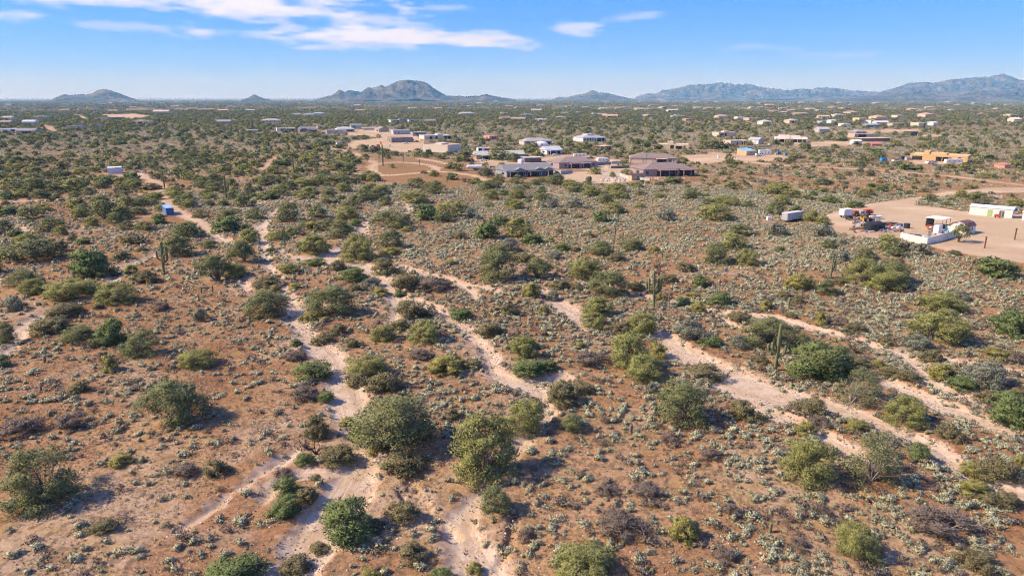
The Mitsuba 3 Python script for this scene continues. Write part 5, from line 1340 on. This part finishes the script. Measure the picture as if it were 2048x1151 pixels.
wheels(key, M, (-1.2, 1.1), 1.9, .6)
tag(key, 'yellow wheel loader among the yard junk', 'loader')
key, M = numbered('aluminium_boat'), spot(1748, 438, 15)
part(key, 'hull', MB().prism([(-2.6, .5), (2.0, .45), (3.0, 1.1), (-2.6, 1.15)], -.85, .85, (.62, .64, .66)), M, 'gloss')
part(key, 'seat', MB().box(-.6, .1, -.7, .7, 1.151, 1.3, (.2, .2, .21)), M)
wheels(key, M, (-.4,), 1.7, .3)
tag(key, 'pale metal boat on wheels behind the yellow loader', 'boat')
# rusty posts
for lab, px, py, hp in (('rusty steel post nearer of two in the bare yard', 1969, 496, 22.5), ('rusty steel post farther of two in the bare yard', 2029, 479.5, 23)):
    x, y, z = at(px, py); H = hp * mpp(px, py)
    key = numbered('steel_post')
    v, f = tube([[x, y, z - .3], [x, y, z + H]], [.2, .2], 10)
    part(key, 'pipe', MB().add(v, f, (.15, .065, .04)), np.eye(4))
    part(key, 'cap', MB().box(x - .22, x + .22, y - .22, y + .22, z + H + .001, z + H + .07, (.10, .05, .035)), np.eye(4))
    tag(key, lab, 'post')


def rocks(label, px0, px1, py0, py1, n, size, col):
    key = numbered('rock_pile')
    rr = np.random.default_rng(int(px0))
    for i in range(n):
        a = at(rr.uniform(px0, px1), rr.uniform(py0, py1))
        m = trimesh.creation.icosphere(1, 1.0)
        m.vertices *= rr.uniform(.7, 1.2, (len(m.vertices), 1))
        m.apply_scale(rr.uniform(.5, 1.1, 3) * size * [1, 1, .75])
        m.apply_translation([a[0], a[1], a[2] + size * .2])
        part(key, 'rock', MB().tm(m, np.array(col) * rr.uniform(.7, 1.15)), np.eye(4))
    tag(key, label, 'rocks')


rocks('long heap of pale boulders before the pool yard wall', 1202, 1250, 356, 363, 60, .8, (.50, .46, .42))
rocks('heap of grey stones beyond the long white shed', 1974, 2006, 391, 397, 50, .55, (.34, .32, .30))
rocks('boulder border of the front mauve house garden', 1302, 1372, 356, 360, 50, .6, (.46, .38, .33))


def fence(label, pts, n, h=1.3, col=(.13, .11, .09)):
    key = numbered('wire_fence')
    P3 = at_many([p[0] for p in pts], [p[1] for p in pts])
    s = np.linspace(0, len(pts) - 1, n)
    Q = np.column_stack([np.interp(s, np.arange(len(pts)), P3[:, k]) for k in range(3)])
    for q in Q:
        part(key, 'post', MB().tube([[q[0], q[1], q[2] - .2], [q[0], q[1], q[2] + h]], [.05, .045], col, 5), np.eye(4))
    for zz_ in (.4, .8, 1.2):
        part(key, 'wire', MB().tube([[q[0], q[1], q[2] + zz_] for q in Q], [.012] * n, (.25, .24, .23), 3), np.eye(4))
    tag(key, label, 'fence')


fence('thin wire fence round the scrub island in the bare yard', [(1832, 409), (1848, 400), (1872, 396), (1905, 392), (1945, 388)], 16)
fence('wire fence between the tanker truck and the ranch house', [(950, 337), (985, 334), (1012, 332), (1035, 328)], 16)
for lab, px, py, s, c in (('blue water tote right of the tan workshop', 1557, 309, (2.4, 2, 2.2), (.06, .20, .42)), ('small blue crate right of the blue water tote', 1571, 311, (2, 2, 1.6), (.08, .26, .42)), ('yellow box left of the blue water tote', 1552, 310, (1.5, 1.5, 1.4), (.5, .36, .10)), ('blue portable tank at the edge of the pale flat', 1766, 323, (3.4, 2.4, 2.4), (.05, .24, .50)),
                          ('pale marker box on the bare flat', 1437, 316, (1, 1, 2), (.7, .68, .65)), ('teal portable toilet at the orange sheathed house', 1824, 318, (1.4, 1.4, 2.4), (.35, .55, .52)), ('dark round bin left of the orange sheathed house', 1803, 319, (2.5, 2.2, 2.3), (.08, .10, .14)), ('grey trailer box left of the orange sheathed house', 1815, 320, (3, 2, 1.8), (.40, .40, .41)),
                          ('white storage tank in scrub left of the stock trailer', 1537, 440, (1.2, 1.2, 1.1), (.72, .72, .72)), ('white well box behind the big tree of the ranch house', 937, 292, (4, 2.5, 1.0), (.74, .75, .76)), ('white booth at the dirt lot edge', 780, 294, (1.4, 1.4, 2.2), (.72, .72, .74)), ('white sheet bundle by the end of the dirt road', 276, 343, (1.6, 1, .7), (.66, .70, .66)), ('white plastic heap by the end of the dirt road', 285, 343, (1.8, 1, .6), (.74, .74, .74)),
                          ('pale shed behind the grey flat houses', 1540, 293, (3.2, 3, 2.4), (.5, .42, .35)), ('dark solar crate before the tan flat house', 1467, 291, (4, 2, 1.6), (.12, .13, .17)), ('red table parasol base on the mauve patio', 1352, 351, (2.2, 2.2, .5), (.55, .16, .12))):
    block('storage_box', lab, 'box', px, py, 10, *s, c)

mb = MB()
rr = np.random.default_rng(64)
for x0, x1, y0, y1, n in ((1706, 1806, 447, 466, 190), (1700, 1760, 432, 446, 90), (1810, 1850, 470, 482, 70), (1856, 1905, 456, 470, 80)):
    pts_ = at_many(rr.uniform(x0, x1, n), rr.uniform(y0, y1, n))
    for q in pts_:
        c = np.array([(.55, .54, .52), (.10, .09, .085), (.30, .12, .07), (.22, .20, .19), (.42, .40, .38), (.14, .22, .34), (.36, .25, .14), (.05, .05, .05)][rr.integers(8)]) * rr.uniform(.7, 1.2)
        a, l = rr.uniform(0, 3.14), rr.uniform(.25, .8)
        if rr.random() < .4:
            mb.tube([[q[0] - l * 1.5 * math.cos(a), q[1] - l * 1.5 * math.sin(a), q[2] + .1], [q[0] + l * 1.5 * math.cos(a), q[1] + l * 1.5 * math.sin(a), q[2] + rr.uniform(.1, .7)]], [.06, .06], c, 4)
        else:
            b = MB().box(-l * .6, l * .6, -l * .4, l * .4, -.05, rr.uniform(.15, .6), c)
            M_ = place(q[0], q[1], q[2], a)
            mb.add(b.v[0] @ M_[:3, :3].T + M_[:3, 3], b.f[0], c)
mb.build('scrap_litter')
tag('scrap_litter', 'loose scrap metal, rods and rubbish strewn over the yard', 'scrap', kind='stuff')

# ------------------------------------------------------------------ the far settlement: houses too small to show parts
TINT = [((.60, .52, .42), (.52, .44, .36)), ((.54, .50, .46), (.46, .43, .40)), ((.50, .36, .28), (.45, .30, .24)), ((.56, .48, .36), (.48, .40, .32)), ((.48, .47, .46), (.36, .37, .39)), ((.62, .44, .33), (.56, .38, .29)), ((.62, .60, .58), (.50, .49, .47)), ((.42, .34, .28), (.38, .30, .26))]
TINT = [(tuple(np.array(a) * (.84, .85, .80)), tuple(np.array(b) * (.84, .85, .80))) for a, b in TINT]
for k, (wc_, tc_) in enumerate(TINT):
    mb = MB()
    a, b, h = 11 + k % 3, 8 + k % 2 * 2, 4.2
    mb.box(-a, a, -b, b, -.3, h, wc_)
    if k % 2:
        mb.prism_y([(-b - .5, h + .002), (b + .5, h + .002), (0, h + 2.6)], -a - .5, a + .5, tc_)
    else:
        mb.box(-a * .5, a * .3, -b * .7, b * .7, h + .001, h + 1.5, wc_).box(-a + .3, -a * .52, -b + .3, b - .3, h + .002, h + .1, tc_)
    mb.box(-a * .3, a * .25, -b - 3, -b - .002, h - .9, h - .6, tc_)
    for x0, x1 in ((-.85, -.6), (-.28, .23), (.45, .6), (.7, .88)):
        mb.box(a * x0, a * x1, -b - .06, -b + .02, .6, 3.0, GLASS)
    v, f, c = mb.arrays()
    scene[f'shape_far_house_{k}'] = {'type': 'shapegroup', 'building': mikit.ply((v, f), 'paint', color=c)}
rr = np.random.default_rng(91)
spots = []
bands = [(1000, 2050, 204, 222, 105), (1000, 2050, 222, 246, 46), (560, 1000, 203, 224, 52), (0, 560, 204, 228, 50), (0, 500, 232, 250, 6), (640, 1010, 203, 209, 36), (1380, 1700, 216, 240, 22)]
taken = [((a[3] + a[4]) / 2, a[5], (a[4] - a[3])) for a in HS]
for x0, x1, y0, y1, n in bands:
    for _ in range(n):
        px, py = rr.uniform(x0, x1), y0 + (y1 - y0) * rr.random() ** 1.15
        if any(abs(px - t[0]) < t[2] * .75 + 8 and abs(py - t[1]) < 6 + t[2] * .15 for t in taken): continue
        taken.append((px, py, 10))
        x, y = flat(px, py)
        key, k_ = numbered('distant_house'), int(rr.integers(len(TINT)))
        dist = math.hypot(x, y)
        s = rr.uniform(.75, 1.25) * (1 + .10 * max(0, dist - 1500) / 1000)
        scene[key] = {'type': 'instance', 'to_world': T(place(x, y, 0, math.radians(rr.uniform(-15, 40)), s, s, s * .9)), 'group': {'type': 'ref', 'id': f'shape_far_house_{k_}'}}
        HOUSE_KEEPOUT.append((x, y, 13 * s))
        side = 'left' if px < 680 else 'middle' if px < 1365 else 'right'
        hue = ['tan', 'white', 'red roofed', 'beige', 'grey roofed', 'rusty', 'bright white', 'brown'][k_]
        near_ = 'on the far horizon' if dist > 3000 else 'farther out' if dist > 1900 else 'nearer'
        tag(key, f'tiny {hue} house {near_} among trees of the {side} far plain', 'house', f'tiny {hue} houses {near_} in the {side} far plain')

# ------------------------------------------------------------------ scattered growth
def clear_of_houses(P):
    ok = np.ones(len(P), bool)
    for hx, hy, hr in HOUSE_KEEPOUT:
        ok &= np.hypot(P[:, 0] - hx, P[:, 1] - hy) > hr
        # nothing tall right before a house front either
        s = np.array([hx, hy]); L = np.linalg.norm(s); u = s / L
        al = P @ u; ac = np.abs(P[:, 0] * u[1] - P[:, 1] * u[0])
        ok &= ~((al < L) & (al > L - hr * 1.8) & (ac < hr * .8))
    return ok


hand = np.array([[p[1], p[2]] for p in PTS])
hand_w = np.array([p[4] for p in PTS])
NEAR_D = 560.0
Pm = scatter(5200, 95, NEAR_D)
w_, _, rd_, lt_, _ = fields(Pm)
bearing = np.degrees(np.arctan2(Pm[:, 0], Pm[:, 1]))
dist = np.hypot(*Pm.T)
dens = np.clip(.36 - bearing * .009, .13, .9) * np.clip((dist - 120) / 240, .06, 1) * np.clip(.25 + 1.5 * n2(Pm, 60, 31), 0, 1.3)
dens = np.where((dist > 330) & (bearing > 5) & (dist < 470), dens * .5, dens)
ok = (np.minimum(np.minimum(w_, rd_), lt_) > 1.2) & (poly_sd(Pm, BARE) > 0) & (r.random(len(Pm)) < dens) & clear_of_houses(Pm)
Pm = Pm[ok]
Pm = Pm[spaced(Pm, hand, 5.0)]
for (x, y), z0 in zip(Pm, ground_many(Pm)):
    k = r.choice(list('MPGDYBT'), p=[.33, .27, .16, .12, .04, .06, .02])
    W = {'M': r.uniform(3.8, 8.4), 'P': r.uniform(3.4, 7.4), 'G': r.uniform(2.2, 4.2), 'D': r.uniform(1.8, 3.6), 'Y': r.uniform(1.5, 3), 'B': r.uniform(2, 4), 'T': r.uniform(1.5, 3)}[k]
    PTS.append((k, x, y, z0, W, W * r.uniform(.42, .64)))
used = {}
LAST = {}
PTS.sort(key=lambda p: -(p[4] * p[5]) / (p[1] ** 2 + p[2] ** 2))   # largest in the picture first
STUFF_TREES = []
for p in PTS:
    k = p[0]
    if used.get(k, 0) >= 300 or math.hypot(p[1], p[2]) > NEAR_D:
        STUFF_TREES.append(p)
        continue
    used[k] = used.get(k, 0) + 1
    d = math.hypot(p[1], p[2])
    key = numbered(NAMES[k][0])
    z = p[3]
    put(key, k, 'near' if d < 190 else 'mid' if d < 380 else 'far', p[1], p[2], z - .04, p[4], p[5], r)
    LAST[key] = p
n_st = 0


def stuff(base, kind, level, x, y, z, w, h):
    global n_st
    n_st += 1
    put(f'{base}__{n_st:05d}', kind, level, x, y, z, w, h, r)


for p in STUFF_TREES:
    stuff('desert_trees', p[0], 'far' if math.hypot(p[1], p[2]) > 300 else 'mid', p[1], p[2], 0, p[4], p[5])
# the far plain
Pf = scatter(24000, NEAR_D, 2600)
b = np.degrees(np.arctan2(Pf[:, 0], Pf[:, 1]))
dist = np.hypot(*Pf.T)
dens = np.clip(.75 - b * .008, .35, 1) * np.clip(.1 + 1.7 * n2(Pf, 170, 41), 0, 1.2) * np.clip(.55 + (dist - 500) / 1500, .5, 1.1)
ww = fields(Pf)
ok = (r.random(len(Pf)) < dens) & (np.minimum(ww[2], ww[3]) > 2) & clear_of_houses(Pf)
for x, y in Pf[ok]:
    W = r.uniform(3.2, 8)
    stuff('desert_trees', r.choice(list('MPGD'), p=[.45, .27, .15, .13]), 'far', x, y, 0, W, W * r.uniform(.5, .75))
tag('desert_trees', 'countless small dark green trees spread over the far plain', 'trees', kind='stuff')
Ps = np.vstack([scatter(3500, 330, 600), scatter(15000, 600, 1900)])
ww = fields(Ps)
ok = (np.minimum(ww[2], ww[3]) > 1.5) & (poly_sd(Ps, BARE) > 2) & clear_of_houses(Ps) & (r.random(len(Ps)) < .35 + .8 * n2(Ps, 90, 44))
for x, y in Ps[ok]:
    W = r.uniform(1.4, 3.4)
    stuff('desert_shrubs', r.choice(list('DYBG'), p=[.42, .2, .25, .13]), 'far', x, y, 0, W, W * r.uniform(.45, .65))
tag('desert_shrubs', 'fine olive and grey green low shrubs between the trees of the plain', 'shrubs', kind='stuff')
Pw = scatter(9000, 2500, 11000, -42, 42)
for x, y in Pw[clear_of_houses(Pw)]:
    s = r.uniform(.8, 1.5) * (1 + .12 * math.hypot(x, y) / 1000)
    stuff('far_woodland', 'wood_patch' if r.random() < .75 else 'wood_patch2', 'far', x, y, 0, 50 * s, r.uniform(3.5, 6))
tag('far_woodland', 'dark green band of far off desert woodland below the horizon', 'trees', kind='stuff')

Pq = scatter(1500, 46, 130)
ww = fields(Pq)
ok = (np.abs(ww[0]) < 2.5) | (r.random(len(Pq)) < .4)
for (x, y), z in zip(Pq[ok], ground_many(Pq[ok])):
    stuff('loose_stones', 'stone_patch', 'near', x, y, z - .03, 5, .2)
tag('loose_stones', 'small loose stones on the soil and along the wash banks', 'stones', kind='stuff')

# bursage: the pale low mounds between the trees
def scrub_density(P):
    d = np.hypot(*P.T)
    bb = np.degrees(np.arctan2(P[:, 0], P[:, 1]))
    q = .44 + 1.25 * np.clip(n2(P, 13, 61) * 1.6 - .45, 0, 1) * np.clip(.35 + n2(P, 3.5, 62), 0, 1.2)
    return q * np.clip(.62 + .012 * bb + np.clip((d - 110) / 200, 0, .5), .35, 1.3)


def near_hand(P, gap=.42):
    from scipy.spatial import cKDTree
    pts = np.array([[p[1], p[2]] for p in PTS]); wid = np.array([p[4] for p in PTS])
    dd, ii = cKDTree(pts).query(P)
    return dd < wid[ii] * gap


Pb = np.vstack([scatter(23000, 46, 150), scatter(70000, 150, 340)])
ww = fields(Pb)
db = np.hypot(*Pb.T)
lim = np.minimum(np.minimum(ww[0], ww[2]), ww[3])
ok = (r.random(len(Pb)) < scrub_density(Pb) * np.clip(lim / 1.2 + .8, .10, 1)) & (np.minimum(ww[2], ww[3]) > -.1) & (lim > -1.6) & (poly_sd(Pb, BARE) > 0) & ~near_hand(Pb) & clear_of_houses(Pb)
Pb, db = Pb[ok], db[ok]
o = np.argsort(db)
Pb, db = Pb[o], db[o]
zb = ground_many(Pb)
n_named, n_thorn = 0, 0
for (x, y), d, z in zip(Pb, db, zb):
    w = .32 + 1.1 * r.random() ** 1.4 + (r.uniform(.3, 1.1) if r.random() < .12 else 0)
    h = min(w, 1.3) * r.uniform(.38, .7)
    thorn = r.random() < .16
    kind, lev = ('thorn', 'near') if thorn and d < 170 else ('bursage', 'near' if d < 150 else 'mid')
    if kind == 'thorn': w *= 1.25; h *= 1.3
    big = abs(x) < y * .75 and y > 50
    if kind == 'thorn' and n_thorn < 200 and big and w > .9:
        n_thorn += 1
        key = numbered('thorn_bush')
        put(key, kind, lev, x, y, z - .02, w, h, r)
        tag(key, 'small leafless dark twiggy bush among the pale bursage mounds', 'bush', 'small dark twiggy bushes')
    elif kind == 'bursage' and n_named < 300 and big and w > .6:
        n_named += 1
        key = numbered('bursage_bush')
        put(key, kind, lev, x, y, z - .02, w, h, r)
        tag(key, 'low rounded pale grey green bursage mound on the orange soil', 'bush', 'pale bursage mounds')
    else:
        stuff('bursage_scrub' if kind == 'bursage' else 'twiggy_scrub', kind, lev, x, y, z - .02, w, h)
tag('bursage_scrub', 'innumerable low pale grey green bursage mounds covering the desert floor', 'scrub', kind='stuff')
tag('twiggy_scrub', 'scattered tiny dark leafless twiggy bushes of the desert floor', 'scrub', kind='stuff')
Pp = scatter(9000, 335, 1100)
ww = fields(Pp)
ok = (r.random(len(Pp)) < np.clip(.35 + .9 * n2(Pp, 60, 64), 0, 1)) & (np.minimum(ww[2], ww[3]) > 7) & (poly_sd(Pp, BARE) > 3) & clear_of_houses(Pp)
for x, y in Pp[ok]:
    stuff('bursage_scrub', 'scrub_patch', 'far', x, y, 0, 14, .5)
Pg = scatter(4200, 46, 160)
ww = fields(Pg)
ok = np.minimum(ww[0], np.minimum(ww[2], ww[3])) > 1.8
for (x, y), z in zip(Pg[ok], ground_many(Pg[ok])):
    stuff('dry_grass' if r.random() < .62 else 'plant_litter', 'straw_patch' if r.random() < .5 else 'litter_patch', 'near', x, y, z, 5, .2)
tag('dry_grass', 'sparse dry straw coloured grass tufts on the soil', 'grass', kind='stuff')
tag('plant_litter', 'dead twigs and plant litter lying on the soil', 'litter', kind='stuff')

# ------------------------------------------------------------------ labels of the trees and shrubs: kind, rank and side as seen against something easy to find
MARKS = [(1308, 613, 'five armed saguaro'), (1550, 740, 'tall three armed saguaro'), (328, 548, 'four armed saguaro'), (570, 492, 'forking wash saguaro'), (1661, 557, 'forked saguaro'), (330, 380, 'one armed saguaro'),
         (340, 428, 'blue container'), (222, 346, 'twin white containers'), (1045, 352, 'charcoal house'), (1320, 352, 'front mauve house'), (885, 303, 'beige block building'), (800, 283, 'dark brown block house'), (800, 336, 'circular dirt track'),
         (1880, 1062, 'collapsed grey dead tree'), (1713, 706, 'twisted dead tree'), (1261, 865, 'lone dark barrel cactus'), (1583, 440, 'grey stock trailer'), (1748, 458, 'black water tanks'), (1915, 465, 'gambrel barn'), (1980, 432, 'long white shed'),
         (1880, 320, 'orange sheathed house'), (1492, 310, 'tan workshop'), (1580, 284, 'large white house'), (1540, 1064, 'plump little saguaro'), (632, 908, 'black dead stump'), (1236, 444, 'pale two armed saguaro'), (1855, 409, 'branching saguaro'),
         (453, 399, 'three armed saguaro'), (588, 346, 'straight far saguaro'), (969, 338, 'tanker truck'), (150, 256, 'grey flat house'), (60, 264, 'brown slate house'), (610, 262, 'purple brown house'), (690, 262, 'pale blue house'),
         (980, 278, 'pink house'), (1070, 288, 'white dome shelter'), (1345, 296, 'pueblo house'), (100, 833, 'black barrel cactus'), (1229, 482, 'tall armless saguaro'), (850, 473, 'small red soil saguaro'), (138, 546, 'short saguaro')]
RANK = ['', 'second ', 'third ', 'fourth ', 'fifth ', 'sixth ', 'seventh ', 'eighth ', 'ninth ', 'tenth ', 'eleventh ', 'twelfth ', 'thirteenth ', 'fourteenth ', 'fifteenth ', 'sixteenth ', 'seventeenth ', 'eighteenth ', 'nineteenth ', 'twentieth ']
mk = np.array([flat(a, b) for a, b, _ in MARKS])
mb_, md_ = np.arctan2(mk[:, 0], mk[:, 1]), np.hypot(mk[:, 0], mk[:, 1])
groups_ = {}
for key, p in LAST.items():
    b, d = math.atan2(p[1], p[2]), math.hypot(p[1], p[2])
    dx, dy = (b - mb_) * np.minimum(d, md_), (d - md_)
    i = int(np.argmin(dx ** 2 + (dy * .45) ** 2))
    side = ('right of' if dx[i] > 0 else 'left of') if abs(dx[i]) > abs(dy[i]) * .45 else ('behind' if dy[i] > 0 else 'before')
    groups_.setdefault((p[0], i, side), []).append((math.hypot(dx[i], dy[i]), key))
for (kind, i, side), found in groups_.items():
    for n, (_, key) in enumerate(sorted(found)):
        rank = RANK[n] if n < len(RANK) else f'{n + 1}th '
        tag(key, f'{NAMES[kind][1]}, {rank}nearest one {side} the {MARKS[i][2]}', NAMES[kind][2], NAMES[kind][3])
